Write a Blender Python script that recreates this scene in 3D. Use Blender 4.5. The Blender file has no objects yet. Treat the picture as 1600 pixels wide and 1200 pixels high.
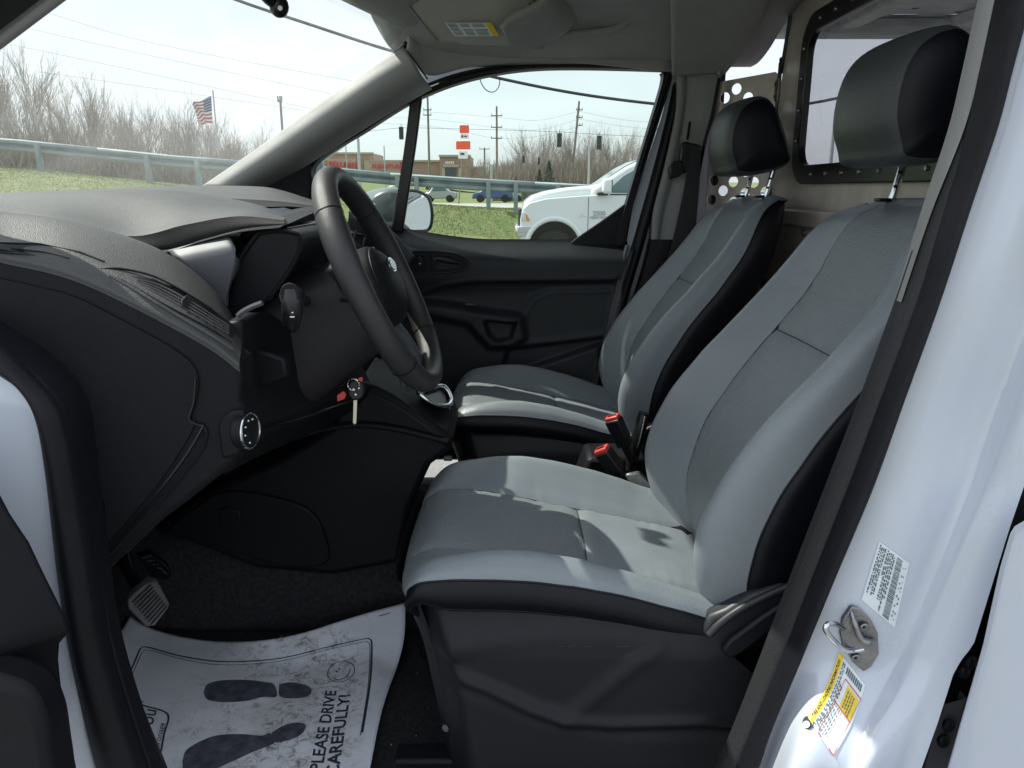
import bpy, bmesh, math, random
from mathutils import Vector, Matrix, noise
V = Vector
R = math.radians
random.seed(7)
scn = bpy.context.scene
COL = scn.collection

# ------------------------------------------------------------------ camera, sky, sun, exposure
F, CAMZ = 1200.0, 1.35
TH = math.atan(303 / F)
CT, ST = math.cos(TH), math.sin(TH)
cam = bpy.data.cameras.new('camera')
cam.lens = 27; cam.sensor_width = 36; cam.clip_start = 0.02; cam.clip_end = 6000
camo = bpy.data.objects.new('camera', cam); COL.objects.link(camo)
camo.location = (0, 0, CAMZ); camo.rotation_euler = (math.pi / 2 - TH, 0, 0)
scn.camera = camo

SUN = V((-0.585, 0.262, 0.785)).normalized()
w = bpy.data.worlds.new('World'); scn.world = w; w.use_nodes = True
nt = w.node_tree; nt.nodes.clear()
N = nt.nodes.new; Lk = nt.links.new
out = N('ShaderNodeOutputWorld'); bg = N('ShaderNodeBackground'); sky = N('ShaderNodeTexSky')
sky.sky_type = 'NISHITA'; sky.sun_disc = False
sky.sun_elevation = math.asin(SUN.z); sky.sun_rotation = math.atan2(SUN.x, SUN.y)
sky.dust_density = 2.5; sky.air_density = 1.0
tc = N('ShaderNodeTexCoord'); mp = N('ShaderNodeMapping'); mp.inputs['Scale'].default_value = (1.2, 1.2, 4.5)
nz = N('ShaderNodeTexNoise'); nz.inputs['Scale'].default_value = 1.6; nz.inputs['Detail'].default_value = 7; nz.inputs['Roughness'].default_value = 0.55
cr = N('ShaderNodeMapRange'); cr.inputs['From Min'].default_value = 0.3; cr.inputs['From Max'].default_value = 0.7
cr.inputs['To Min'].default_value = 0.55; cr.inputs['To Max'].default_value = 0.97
mx = N('ShaderNodeMix'); mx.data_type = 'RGBA'; mx.inputs['B'].default_value = (8.0, 8.5, 9.1, 1)
Lk(tc.outputs['Generated'], mp.inputs['Vector']); Lk(mp.outputs['Vector'], nz.inputs['Vector'])
Lk(nz.outputs['Fac'], cr.inputs['Value']); Lk(cr.outputs['Result'], mx.inputs['Factor'])
Lk(sky.outputs['Color'], mx.inputs['A']); Lk(mx.outputs['Result'], bg.inputs['Color'])
bg.inputs['Strength'].default_value = 0.115
Lk(bg.outputs['Background'], out.inputs['Surface'])
sd = bpy.data.lights.new('sun', 'SUN'); sd.energy = 5.0; sd.angle = R(0.55); sd.color = (1, 0.96, 0.89)
so = bpy.data.objects.new('sun', sd); COL.objects.link(so)
so.rotation_euler = SUN.to_track_quat('Z', 'Y').to_euler(); so.location = (-5, 3, 8)
scn.view_settings.view_transform = 'Standard'; scn.view_settings.look = 'None'
scn.view_settings.gamma = 1; scn.view_settings.exposure = 0.45
scn.cycles.max_bounces = 8; scn.cycles.transparent_max_bounces = 24
scn.cycles.sample_clamp_indirect = 6

# ------------------------------------------------------------------ helpers
def P(u, v, Y):
    """point of the place that stands at depth Y, seen at (u, v) of the 1600 x 1200 photograph"""
    x = (u - 800) / F; y = (600 - v) / F
    t = Y / (CT + y * ST)
    return V((x * t, Y, CAMZ + (-ST + y * CT) * t))
def PZ(u, v, Z):
    x = (u - 800) / F; y = (600 - v) / F
    t = (Z - CAMZ) / (-ST + y * CT)
    return V((x * t, (CT + y * ST) * t, Z))
def PX(u, v, X):
    x = (u - 800) / F; y = (600 - v) / F
    t = X / x
    return V((X, (CT + y * ST) * t, CAMZ + (-ST + y * CT) * t))

MATS = {}
def mat(name, col, rough=0.5, metal=0.0, grain=0.0, gscale=400, var=0.0, vscale=6, spec=0.5, coat=0.0, gtype='NOISE', col2=None, stretch=None):
    m = bpy.data.materials.new(name); m.use_nodes = True; t = m.node_tree
    b = t.nodes['Principled BSDF']
    b.inputs['Base Color'].default_value = (*col, 1); b.inputs['Roughness'].default_value = rough
    b.inputs['Metallic'].default_value = metal; b.inputs['Specular IOR Level'].default_value = spec
    b.inputs['Coat Weight'].default_value = coat; b.inputs['Coat Roughness'].default_value = 0.08
    tcn = t.nodes.new('ShaderNodeTexCoord'); vec = tcn.outputs['Object']
    if stretch:
        mpn = t.nodes.new('ShaderNodeMapping'); mpn.inputs['Scale'].default_value = stretch
        t.links.new(vec, mpn.inputs['Vector']); vec = mpn.outputs['Vector']
    if var or col2:
        n = t.nodes.new('ShaderNodeTexNoise'); n.inputs['Scale'].default_value = vscale; n.inputs['Detail'].default_value = 6
        n.inputs['Roughness'].default_value = 0.62
        t.links.new(vec, n.inputs['Vector'])
        c2 = col2 or tuple(c * (1 - var) for c in col)
        c1 = col if col2 else tuple(min(1, c * (1 + var)) for c in col)
        r = t.nodes.new('ShaderNodeValToRGB'); r.color_ramp.elements[0].position = 0.32; r.color_ramp.elements[1].position = 0.68
        r.color_ramp.elements[0].color = (*c1, 1); r.color_ramp.elements[1].color = (*c2, 1)
        t.links.new(n.outputs['Fac'], r.inputs['Fac']); t.links.new(r.outputs['Color'], b.inputs['Base Color'])
        rr = t.nodes.new('ShaderNodeMapRange'); rr.inputs['To Min'].default_value = max(0.03, rough * 0.8); rr.inputs['To Max'].default_value = min(1, rough * 1.2)
        t.links.new(n.outputs['Fac'], rr.inputs['Value']); t.links.new(rr.outputs['Result'], b.inputs['Roughness'])
    if grain:
        if gtype == 'NOISE':
            g = t.nodes.new('ShaderNodeTexNoise'); g.inputs['Scale'].default_value = gscale; g.inputs['Detail'].default_value = 2; o = g.outputs['Fac']
        elif gtype == 'WAVE':
            g = t.nodes.new('ShaderNodeTexWave'); g.inputs['Scale'].default_value = gscale; g.bands_direction = 'DIAGONAL'; o = g.outputs['Fac']
        else:
            g = t.nodes.new('ShaderNodeTexVoronoi'); g.inputs['Scale'].default_value = gscale; o = g.outputs['Distance']
        t.links.new(vec, g.inputs['Vector'])
        bp = t.nodes.new('ShaderNodeBump'); bp.inputs['Strength'].default_value = min(1, grain); bp.inputs['Distance'].default_value = 0.6 / gscale
        t.links.new(o, bp.inputs['Height']); t.links.new(bp.outputs['Normal'], b.inputs['Normal'])
    MATS[name] = m
    return m

def glass_mat(name, tint, refl=0.6, dirt=0.02, dirtcol=(0.8, 0.85, 0.85)):
    m = bpy.data.materials.new(name); m.use_nodes = True; t = m.node_tree; t.nodes.clear()
    o = t.nodes.new('ShaderNodeOutputMaterial'); tr = t.nodes.new('ShaderNodeBsdfTransparent'); tr.inputs['Color'].default_value = (*tint, 1)
    gl = t.nodes.new('ShaderNodeBsdfGlossy'); gl.inputs['Roughness'].default_value = 0.0
    fr = t.nodes.new('ShaderNodeFresnel'); fr.inputs['IOR'].default_value = 1.45
    mu = t.nodes.new('ShaderNodeMath'); mu.operation = 'MULTIPLY'; mu.inputs[1].default_value = refl
    m1 = t.nodes.new('ShaderNodeMixShader'); t.links.new(fr.outputs[0], mu.inputs[0]); t.links.new(mu.outputs[0], m1.inputs[0])
    t.links.new(tr.outputs[0], m1.inputs[1]); t.links.new(gl.outputs[0], m1.inputs[2])
    df = t.nodes.new('ShaderNodeBsdfDiffuse'); df.inputs['Color'].default_value = (*dirtcol, 1)
    tl = t.nodes.new('ShaderNodeBsdfTranslucent'); tl.inputs['Color'].default_value = (*dirtcol, 1)
    ad = t.nodes.new('ShaderNodeMixShader'); ad.inputs[0].default_value = 0.5
    t.links.new(df.outputs[0], ad.inputs[1]); t.links.new(tl.outputs[0], ad.inputs[2])
    n = t.nodes.new('ShaderNodeTexNoise'); n.inputs['Scale'].default_value = 3; n.inputs['Detail'].default_value = 5
    tcn = t.nodes.new('ShaderNodeTexCoord'); t.links.new(tcn.outputs['Object'], n.inputs['Vector'])
    mr = t.nodes.new('ShaderNodeMapRange'); mr.inputs['From Min'].default_value = .3; mr.inputs['From Max'].default_value = .7
    mr.inputs['To Min'].default_value = dirt * 0.5; mr.inputs['To Max'].default_value = dirt * 1.5
    t.links.new(n.outputs['Fac'], mr.inputs['Value'])
    m2 = t.nodes.new('ShaderNodeMixShader'); t.links.new(mr.outputs['Result'], m2.inputs[0])
    t.links.new(m1.outputs[0], m2.inputs[1]); t.links.new(ad.outputs[0], m2.inputs[2]); t.links.new(m2.outputs[0], o.inputs[0])
    MATS[name] = m
    return m

M = MATS
mat('door_plastic', (0.020, 0.023, 0.028), 0.48, grain=0.45, gscale=800, gtype='VOR', var=0.10, vscale=9, spec=0.4)
mat('hinge_grey', (0.018, 0.020, 0.024), 0.45)
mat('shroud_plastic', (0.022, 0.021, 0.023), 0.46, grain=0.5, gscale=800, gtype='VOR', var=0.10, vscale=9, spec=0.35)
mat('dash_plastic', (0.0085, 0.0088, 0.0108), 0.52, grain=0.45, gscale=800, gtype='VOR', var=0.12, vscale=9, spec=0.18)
mat('dash_plastic_sunlit', (0.054, 0.055, 0.055), 0.46, grain=0.7, gscale=850, gtype='VOR', var=0.10, vscale=9)  # dash plastic again, sunlight on the top faces put into its lighter colour
mat('dark_trim', (0.0070, 0.0075, 0.0098), 0.5, grain=0.35, gscale=600, var=0.15, vscale=8, spec=0.22)
mat('black_gloss', (0.006, 0.006, 0.008), 0.28)
mat('rubber', (0.0075, 0.0075, 0.011), 0.5, grain=0.15, gscale=300, var=0.15, vscale=14, spec=0.28)
mat('rubber_ribbed', (0.014, 0.015, 0.017), 0.6, grain=0.5, gscale=420, var=0.1)
mat('grey_vinyl_shaded', (0.045, 0.052, 0.055), 0.40, grain=0.4, gscale=620, gtype='VOR', var=0.04, vscale=5)  # grey vinyl darkened, shade on the headrest fronts put into the colour
mat('grey_vinyl', (0.222, 0.252, 0.272), 0.30, grain=0.40, gscale=620, gtype='VOR', var=0.04, vscale=5)
mat('grey_insert', (0.195, 0.220, 0.236), 0.38, grain=0.75, gscale=460, gtype='VOR', var=0.05, vscale=5)
mat('black_vinyl', (0.0045, 0.005, 0.008), 0.42, grain=0.35, gscale=650, gtype='VOR', var=0.1, vscale=7, spec=0.28)
mat('seam_thread', (0.05, 0.055, 0.06), 0.7)
mat('seat_plastic', (0.0105, 0.011, 0.0145), 0.46, grain=0.4, gscale=600, var=0.12, vscale=9, spec=0.28)
mat('chrome', (0.75, 0.76, 0.78), 0.16, metal=1)
mat('steel', (0.30, 0.30, 0.31), 0.38, metal=1, grain=0.3, gscale=220, var=0.15, vscale=60)
mat('white_paint', (0.57, 0.62, 0.71), 0.28, coat=1.0, var=0.015, vscale=5)
mat('headliner', (0.35, 0.35, 0.345), 0.9, grain=0.5, gscale=800, var=0.05, vscale=10)
mat('light_trim', (0.25, 0.252, 0.248), 0.6, grain=0.3, gscale=700, var=0.04)
mat('carpet', (0.018, 0.019, 0.022), 0.95, grain=1.0, gscale=260, var=0.6, vscale=120)
mat('pedal_rubber', (0.16, 0.16, 0.165), 0.6, var=.2, vscale=60)
mat('partition_metal', (0.56, 0.50, 0.465), 0.38, metal=0.25, grain=0.15, gscale=120, var=0.22, vscale=7, stretch=(1, 1, 0.5))
mat('cargo_metal', (0.33, 0.35, 0.37), 0.38, metal=0.3, var=0.35, vscale=12, stretch=(1, 5, 1))
mat('pit_grey', (0.10, 0.10, 0.11), 0.5)
mat('paper', (0.78, 0.82, 0.90), 0.75, grain=0.10, gscale=90, gtype='WAVE', var=0.03, vscale=20, stretch=(0.1, 1.6, 0.1))
mat('ink', (0.030, 0.033, 0.05), 0.7)
mat('ink_grey', (0.075, 0.08, 0.11), 0.8, var=0.5, vscale=50)
mat('mud', (0.16, 0.14, 0.12), 0.95, var=0.4, vscale=70)
mat('mud_film', (0.42, 0.41, 0.42), 0.95, var=0.15, vscale=60)
mat('label_white', (0.75, 0.82, 0.86), 0.4)
mat('label_ink', (0.10, 0.13, 0.15), 0.5)
mat('yellow', (0.85, 0.62, 0.03), 0.4)
mat('red_line', (0.62, 0.10, 0.10), 0.4)
mat('red_plastic', (0.65, 0.06, 0.05), 0.35)
mat('buckle_black', (0.012, 0.012, 0.013), 0.35)
mat('visor_cloth', (0.41, 0.41, 0.38), 0.85, grain=0.4, gscale=900, var=0.04)
mat('silver_plastic', (0.085, 0.09, 0.10), 0.55, metal=0.2, var=0.05)
mat('key_metal', (0.65, 0.62, 0.5), 0.3, metal=1)
mat('belt', (0.02, 0.02, 0.022), 0.6, grain=0.6, gscale=500)
mat('mirror_glass', (0.85, 0.88, 0.9), 0.02, metal=1)
glass_mat('window_glass', (0.76, 0.84, 0.79), 0.5, 0.015)
glass_mat('windshield_glass', (0.88, 0.915, 0.875), 0.12, 0.095)
glass_mat('cargo_glass', (0.86, 0.86, 0.88), 0.5, 0.02)

def stain_paper():
    m = M['paper']; t = m.node_tree; b = t.nodes['Principled BSDF']
    src = b.inputs['Base Color'].links[0].from_socket
    tcn = t.nodes.new('ShaderNodeTexCoord')
    def noise_(sc, det, rough, dist=0.0):
        n = t.nodes.new('ShaderNodeTexNoise'); n.inputs['Scale'].default_value = sc; n.inputs['Detail'].default_value = det; n.inputs['Roughness'].default_value = rough; n.inputs['Distortion'].default_value = dist
        t.links.new(tcn.outputs['Object'], n.inputs['Vector']); return n.outputs['Fac']
    def mr(src_, a, b_, lo=0.0, hi=1.0):
        r = t.nodes.new('ShaderNodeMapRange'); r.inputs['From Min'].default_value = a; r.inputs['From Max'].default_value = b_
        r.inputs['To Min'].default_value = lo; r.inputs['To Max'].default_value = hi; t.links.new(src_, r.inputs['Value']); return r.outputs['Result']
    def mul(a, b_):
        q = t.nodes.new('ShaderNodeMath'); q.operation = 'MULTIPLY'; t.links.new(a, q.inputs[0]); t.links.new(b_, q.inputs[1]); return q.outputs[0]
    sep = t.nodes.new('ShaderNodeSeparateXYZ'); t.links.new(tcn.outputs['Object'], sep.inputs[0])
    region = mul(mr(sep.outputs['X'], -.66, -.50), mul(mr(sep.outputs['X'], -.24, -.32), mr(sep.outputs['Y'], 1.50, 1.42)))
    fine = mr(noise_(60, 10, .78, .8), .48, .63); mid = mr(noise_(13, 5, .6, 1.2), .40, .56); film = mr(noise_(7, 4, .6), .40, .62, 0, .5)
    f1 = mul(mul(fine, mid), region)
    def mixc(fac, a, col):
        x = t.nodes.new('ShaderNodeMix'); x.data_type = 'RGBA'; t.links.new(fac, x.inputs['Factor']); t.links.new(a, x.inputs['A']); x.inputs['B'].default_value = (*col, 1); return x.outputs['Result']
    c = mixc(mul(film, region), src, (.50, .48, .46)); c = mixc(f1, c, (.16, .14, .125))
    t.links.new(c, b.inputs['Base Color'])
stain_paper()

def finish(bm, name, m, parent=None, smooth=True, origin=None, angle=40):
    bmesh.ops.recalc_face_normals(bm, faces=bm.faces)
    me = bpy.data.meshes.new(name); bm.to_mesh(me); bm.free()
    return link(me, name, m, parent, smooth, angle)
def link(me, name, m, parent=None, smooth=True, angle=40):
    o = bpy.data.objects.new(name, me); COL.objects.link(o)
    if m is not None:
        for mm in (m if isinstance(m, (list, tuple)) else [m]): me.materials.append(MATS[mm] if isinstance(mm, str) else mm)
    if smooth:
        for p in me.polygons: p.use_smooth = True
        if angle < 180:
            me.set_sharp_from_angle(angle=R(angle))
    if parent is not None: adopt(o, parent)
    return o
def adopt(o, parent):
    if parent.parent is not None and parent.parent.parent is not None: parent = parent.parent
    o.parent = parent
    wl = V((0, 0, 0)); p = parent
    while p is not None: wl = wl + p.location; p = p.parent
    o.location = -wl
def empty(name, loc, label, cat, group=None):
    o = bpy.data.objects.new(name, None); COL.objects.link(o); o.location = loc; o.empty_display_size = .1
    tag(o, label, cat, group); return o
def tag(o, label=None, cat=None, group=None, kind=None):
    if label: o['label'] = label
    if cat: o['category'] = cat
    if group: o['group'] = group
    if kind: o['kind'] = kind
    return o
def crom(p, t):
    n = len(p) - 1
    if n == 0: return p[0].copy()
    x = min(max(t, 0), 1) * n; i = min(int(x), n - 1); f = x - i
    p1, p2 = p[i], p[i + 1]
    p0 = p[i - 1] if i > 0 else p1 * 2 - p2
    p3 = p[i + 2] if i + 2 <= n else p2 * 2 - p1
    return 0.5 * ((2 * p1) + (p2 - p0) * f + (2 * p0 - 5 * p1 + 4 * p2 - p3) * f * f + (3 * p1 - p0 - 3 * p2 + p3) * f ** 3)
def resample(p, n, closed=False):
    if closed: p = list(p) + [p[0]]
    return [crom(p, i / (n - 1 if not closed else n)) for i in range(n)]
def patch(name, fn, nu, nv, m, parent=None, thick=0.0, s=(0, 1), t=(0, 1), closed_t=False, offset=1):
    bm = bmesh.new(); g = []
    for i in range(nu):
        row = []
        for j in range(nv):
            row.append(bm.verts.new(fn(s[0] + (s[1] - s[0]) * i / (nu - 1), t[0] + (t[1] - t[0]) * j / (nv - 1))))
        g.append(row)
    for i in range(nu - 1):
        for j in range(nv - 1):
            bm.faces.new((g[i][j], g[i + 1][j], g[i + 1][j + 1], g[i][j + 1]))
    if closed_t: bmesh.ops.remove_doubles(bm, verts=bm.verts, dist=1e-5)
    o = finish(bm, name, m, parent, angle=60)
    if thick:
        md = o.modifiers.new('solid', 'SOLIDIFY'); md.thickness = thick; md.offset = offset
    return o
def loftfn(rows):
    def fn(s, t):
        return crom([crom(r, t) for r in rows], s)
    return fn
def loft(name, rows, m, parent=None, nu=None, nv=28, thick=0.0, offset=1):
    return patch(name, loftfn(rows), nu or (len(rows) - 1) * 6 + 1, nv, m, parent, thick, offset=offset)
def tube(name, pts, r, m, parent=None, seg=8, closed=False, n=None, cap=True, bm=None):
    own = bm is None
    if own: bm = bmesh.new()
    pts = [V(p) for p in pts]
    if n: pts = resample(pts, n, closed)
    rs = r if isinstance(r, (list, tuple)) else [r] * len(pts)
    if len(rs) != len(pts):
        rs = [rs[0] + (rs[-1] - rs[0]) * i / (len(pts) - 1) if len(rs) == 2 else crom([V((x, 0, 0)) for x in rs], i / (len(pts) - 1)).x for i in range(len(pts))]
    rings = []; up = V((0.013, 0.02, 1))
    L = len(pts); prev = None
    for i, p in enumerate(pts):
        a = pts[(i - 1) % L] if (closed or i > 0) else p
        b = pts[(i + 1) % L] if (closed or i < L - 1) else p
        d = (b - a).normalized()
        if prev is None:
            x = d.cross(up)
            if x.length < 0.05: x = d.cross(V((1, 0, 0)))
        else:
            x = prev - d * prev.dot(d)
        x.normalize(); prev = x; y = d.cross(x)
        rings.append([bm.verts.new(p + (x * math.cos(k * 2 * math.pi / seg) + y * math.sin(k * 2 * math.pi / seg)) * rs[i]) for k in range(seg)])
    for i in range(L if closed else L - 1):
        A, B = rings[i], rings[(i + 1) % L]
        for k in range(seg):
            bm.faces.new((A[k], A[(k + 1) % seg], B[(k + 1) % seg], B[k]))
    if cap and not closed and seg > 2:
        bm.faces.new(rings[0][::-1]); bm.faces.new(rings[-1])
    if own: return finish(bm, name, m, parent, angle=50)
def prism(name, pts, vec, m, parent=None, bev=0.0, seg=2, angle=35, bm=None):
    own = bm is None
    if own: bm = bmesh.new()
    pts = [V(p) for p in pts]; vec = V(vec)
    a = [bm.verts.new(p) for p in pts]; b = [bm.verts.new(p + vec) for p in pts]
    bm.faces.new(a); bm.faces.new(b[::-1])
    for i in range(len(pts)):
        j = (i + 1) % len(pts); bm.faces.new((a[i], b[i], b[j], a[j]))
    if own:
        o = finish(bm, name, m, parent, angle=angle)
        if bev:
            md = o.modifiers.new('bevel', 'BEVEL'); md.width = bev; md.segments = seg; md.limit_method = 'ANGLE'; md.angle_limit = R(50)
            md.harden_normals = False
        return o
def box(name, c, size, m, parent=None, bev=0.0, rot=None, bm=None, seg=2):
    own = bm is None
    if own: bm = bmesh.new()
    c = V(c); q = Matrix.Identity(3)
    if rot is not None: q = rot if isinstance(rot, Matrix) else Matrix.Rotation(rot[0], 3, rot[1])
    vs = [bm.verts.new(c + q @ V((x * size[0] / 2, y * size[1] / 2, z * size[2] / 2))) for x in (-1, 1) for y in (-1, 1) for z in (-1, 1)]
    for f in ((0, 1, 3, 2), (4, 6, 7, 5), (0, 4, 5, 1), (2, 3, 7, 6), (0, 2, 6, 4), (1, 5, 7, 3)): bm.faces.new([vs[i] for i in f])
    if own:
        o = finish(bm, name, m, parent, angle=35)
        if bev:
            md = o.modifiers.new('bevel', 'BEVEL'); md.width = bev; md.segments = seg
        return o
def heightfield(name, x0, x1, z0, z1, nx, nz_, yfn, m, parent, keep=None, thick=0.01):
    """upright panel: grid in X-Z, relief along Y"""
    bm = bmesh.new(); g = {}
    for i in range(nx):
        for j in range(nz_):
            x = x0 + (x1 - x0) * i / (nx - 1); z = z0 + (z1 - z0) * j / (nz_ - 1)
            if keep is None or keep(x, z): g[i, j] = bm.verts.new((x, yfn(x, z), z))
    for i in range(nx - 1):
        for j in range(nz_ - 1):
            q = [g.get(k) for k in ((i, j), (i + 1, j), (i + 1, j + 1), (i, j + 1))]
            if all(q): bm.faces.new(q)
    o = finish(bm, name, m, parent, angle=180)
    if thick:
        md = o.modifiers.new('solid', 'SOLIDIFY'); md.thickness = thick; md.offset = -1
    return o
def sst(a, b, x):
    t = min(1, max(0, (x - a) / (b - a))); return t * t * (3 - 2 * t)
def dpoly(p, pts):
    """distance to polyline and signed side (2D)"""
    best = 1e9; side = 1
    for a, b in zip(pts[:-1], pts[1:]):
        ax, ay = a; bx, by = b; dx, dy = bx - ax, by - ay
        t = max(0, min(1, ((p[0] - ax) * dx + (p[1] - ay) * dy) / (dx * dx + dy * dy + 1e-12)))
        d = math.hypot(p[0] - ax - t * dx, p[1] - ay - t * dy)
        if d < best: best = d; side = 1 if dx * (p[1] - ay) - dy * (p[0] - ax) > 0 else -1
    return best, side
def inpoly(x, y, poly):
    c = False; j = len(poly) - 1
    for i in range(len(poly)):
        xi, yi = poly[i]; xj, yj = poly[j]
        if (yi > y) != (yj > y) and x < (xj - xi) * (y - yi) / (yj - yi) + xi: c = not c
        j = i
    return c
def plate(name, outer, holes, thick, frame, m, parent, bev=0.0):
    """flat sheet with holes; frame = (origin, ex, ey) places its 2D outline"""
    cu = bpy.data.curves.new(name, 'CURVE'); cu.dimensions = '2D'; cu.fill_mode = 'BOTH'; cu.extrude = thick / 2; cu.bevel_depth = bev
    for lp in [outer] + holes:
        sp = cu.splines.new('POLY'); sp.points.add(len(lp) - 1); sp.use_cyclic_u = True
        for q, (a, b) in zip(sp.points, lp): q.co = (a, b, 0, 1)
    return from_curve(cu, name, frame, m, parent)
def from_curve(cu, name, frame, m, parent, warp=None):
    tmp = bpy.data.objects.new('tmp', cu); COL.objects.link(tmp)
    me = bpy.data.meshes.new_from_object(tmp); bpy.data.objects.remove(tmp); bpy.data.curves.remove(cu)
    if warp:
        for v in me.vertices: v.co = warp(v.co.x, v.co.y, v.co.z)
    else:
        o, ex, ey = frame; ez = ex.cross(ey)
        for v in me.vertices: v.co = o + ex * v.co.x + ey * v.co.y + ez * v.co.z
    me.name = name
    me.materials.clear()
    return link(me, name, m, parent, smooth=False)
def text(name, body, size, frame, m, parent, depth=0.0003, warp=None, bold=0.0, ax='CENTER', shear=0.0, sub=False):
    cu = bpy.data.curves.new(name, 'FONT'); cu.body = body; cu.size = size; cu.align_x = ax; cu.align_y = 'CENTER'
    cu.extrude = depth; cu.offset = bold; cu.shear = shear; cu.resolution_u = 3
    return from_curve(cu, name, frame, m, parent, warp)
def rrect(x0, y0, x1, y1, r, n=6):
    pts = []
    for cx, cy, a in ((x1 - r, y1 - r, 0), (x0 + r, y1 - r, 90), (x0 + r, y0 + r, 180), (x1 - r, y0 + r, 270)):
        for k in range(n + 1):
            t = R(a + 90 * k / n); pts.append((cx + r * math.cos(t), cy + r * math.sin(t)))
    return pts
def circ(cx, cy, r, n=20, ry=None):
    return [(cx + r * math.cos(2 * math.pi * k / n), cy + (ry or r) * math.sin(2 * math.pi * k / n)) for k in range(n)]
def sphere(name, c, r, m, parent=None, sc=(1, 1, 1), seg=16, bm=None):
    own = bm is None
    if own: bm = bmesh.new()
    mt = Matrix.Translation(V(c)) @ Matrix.Diagonal((sc[0] * r, sc[1] * r, sc[2] * r, 1))
    bmesh.ops.create_uvsphere(bm, u_segments=seg, v_segments=max(6, seg // 2), radius=1, matrix=mt)
    if own: return finish(bm, name, m, parent)
def disc(name, c, axis, r, h, m, parent=None, seg=28, bev=0.0, r2=None):
    c = V(c); a = V(axis).normalized(); x = a.orthogonal().normalized(); y = a.cross(x)
    r2 = r if r2 is None else r2
    bm = bmesh.new()
    A = [bm.verts.new(c + (x * math.cos(2 * math.pi * k / seg) + y * math.sin(2 * math.pi * k / seg)) * r) for k in range(seg)]
    B = [bm.verts.new(c + a * h + (x * math.cos(2 * math.pi * k / seg) + y * math.sin(2 * math.pi * k / seg)) * r2) for k in range(seg)]
    bm.faces.new(A[::-1]); bm.faces.new(B)
    for k in range(seg): bm.faces.new((A[k], A[(k + 1) % seg], B[(k + 1) % seg], B[k]))
    o = finish(bm, name, m, parent, angle=35)
    if bev:
        md = o.modifiers.new('bevel', 'BEVEL'); md.width = bev; md.segments = 2; md.limit_method = 'ANGLE'
    return o
def PP(pix, Y): return [P(u, v, Y) for u, v in pix]


# ================================================================== THE PLACE OUTSIDE
mat('asphalt', (0.17, 0.17, 0.165), 0.85, grain=0.6, gscale=40, var=0.2, vscale=1.5)
mat('road_concrete', (0.36, 0.35, 0.33), 0.85, grain=0.3, gscale=20, var=0.12, vscale=0.5)
mat('turf', (0.095, 0.15, 0.035), 0.95, grain=1.0, gscale=12, vscale=2.2, col2=(0.20, 0.205, 0.08))
mat('grass_blade', (0.09, 0.155, 0.03), 0.8, vscale=1.2, col2=(0.24, 0.225, 0.09))
mat('galvanised', (0.24, 0.29, 0.31), 0.7, metal=0.2, var=0.15, vscale=3)
mat('bark', (0.26, 0.225, 0.19), 0.9, var=0.3, vscale=2)
mat('twig', (0.29, 0.245, 0.21), 0.9, var=0.25, vscale=0.6)
mat('brush', (0.20, 0.15, 0.115), 0.95, vscale=0.7, col2=(0.31, 0.28, 0.23))
mat('evergreen', (0.03, 0.055, 0.025), 0.9, var=0.3, vscale=3)
mat('pole_wood', (0.22, 0.20, 0.175), 0.9, var=0.2, vscale=3)
mat('pole_metal', (0.42, 0.45, 0.46), 0.5, metal=0.4)
mat('signal_dark', (0.03, 0.035, 0.035), 0.5)
mat('wire', (0.03, 0.035, 0.04), 0.6)
mat('power_line', (0.20, 0.21, 0.22), 0.6)
mat('store_brick', (0.36, 0.235, 0.185), 0.9, var=0.08, vscale=2)
mat('store_brick_pale', (0.45, 0.36, 0.29), 0.9, var=0.06, vscale=2)
mat('store_cornice', (0.40, 0.37, 0.28), 0.8)
mat('store_letters', (0.62, 0.035, 0.045), 0.5)
mat('store_glass', (0.05, 0.075, 0.09), 0.1)
mat('sign_orange', (0.85, 0.10, 0.035), 0.5)
mat('sign_white', (0.8, 0.8, 0.8), 0.5)
mat('flag_red', (0.52, 0.05, 0.06), 0.8); mat('flag_white', (0.75, 0.75, 0.78), 0.8); mat('flag_blue', (0.035, 0.06, 0.18), 0.8)
mat('truck_white', (0.78, 0.80, 0.82), 0.28, coat=0.7)
mat('truck_dark', (0.02, 0.02, 0.022), 0.55); mat('tyre', (0.022, 0.022, 0.022), 0.85, grain=.5, gscale=60)
mat('truck_glass', (0.10, 0.17, 0.19), 0.06, spec=0.8)
mat('lamp_glass', (0.75, 0.78, 0.8), 0.1, metal=0.4); mat('amber', (0.9, 0.25, 0.05), 0.25)
mat('badge_silver', (0.42, 0.44, 0.46), 0.5)
mat('car_blue', (0.03, 0.085, 0.27), 0.3, coat=0.6); mat('car_silver', (0.40, 0.43, 0.46), 0.3, metal=0.4, coat=0.5)
mat('car_white', (0.75, 0.76, 0.78), 0.3, coat=0.5)

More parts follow.
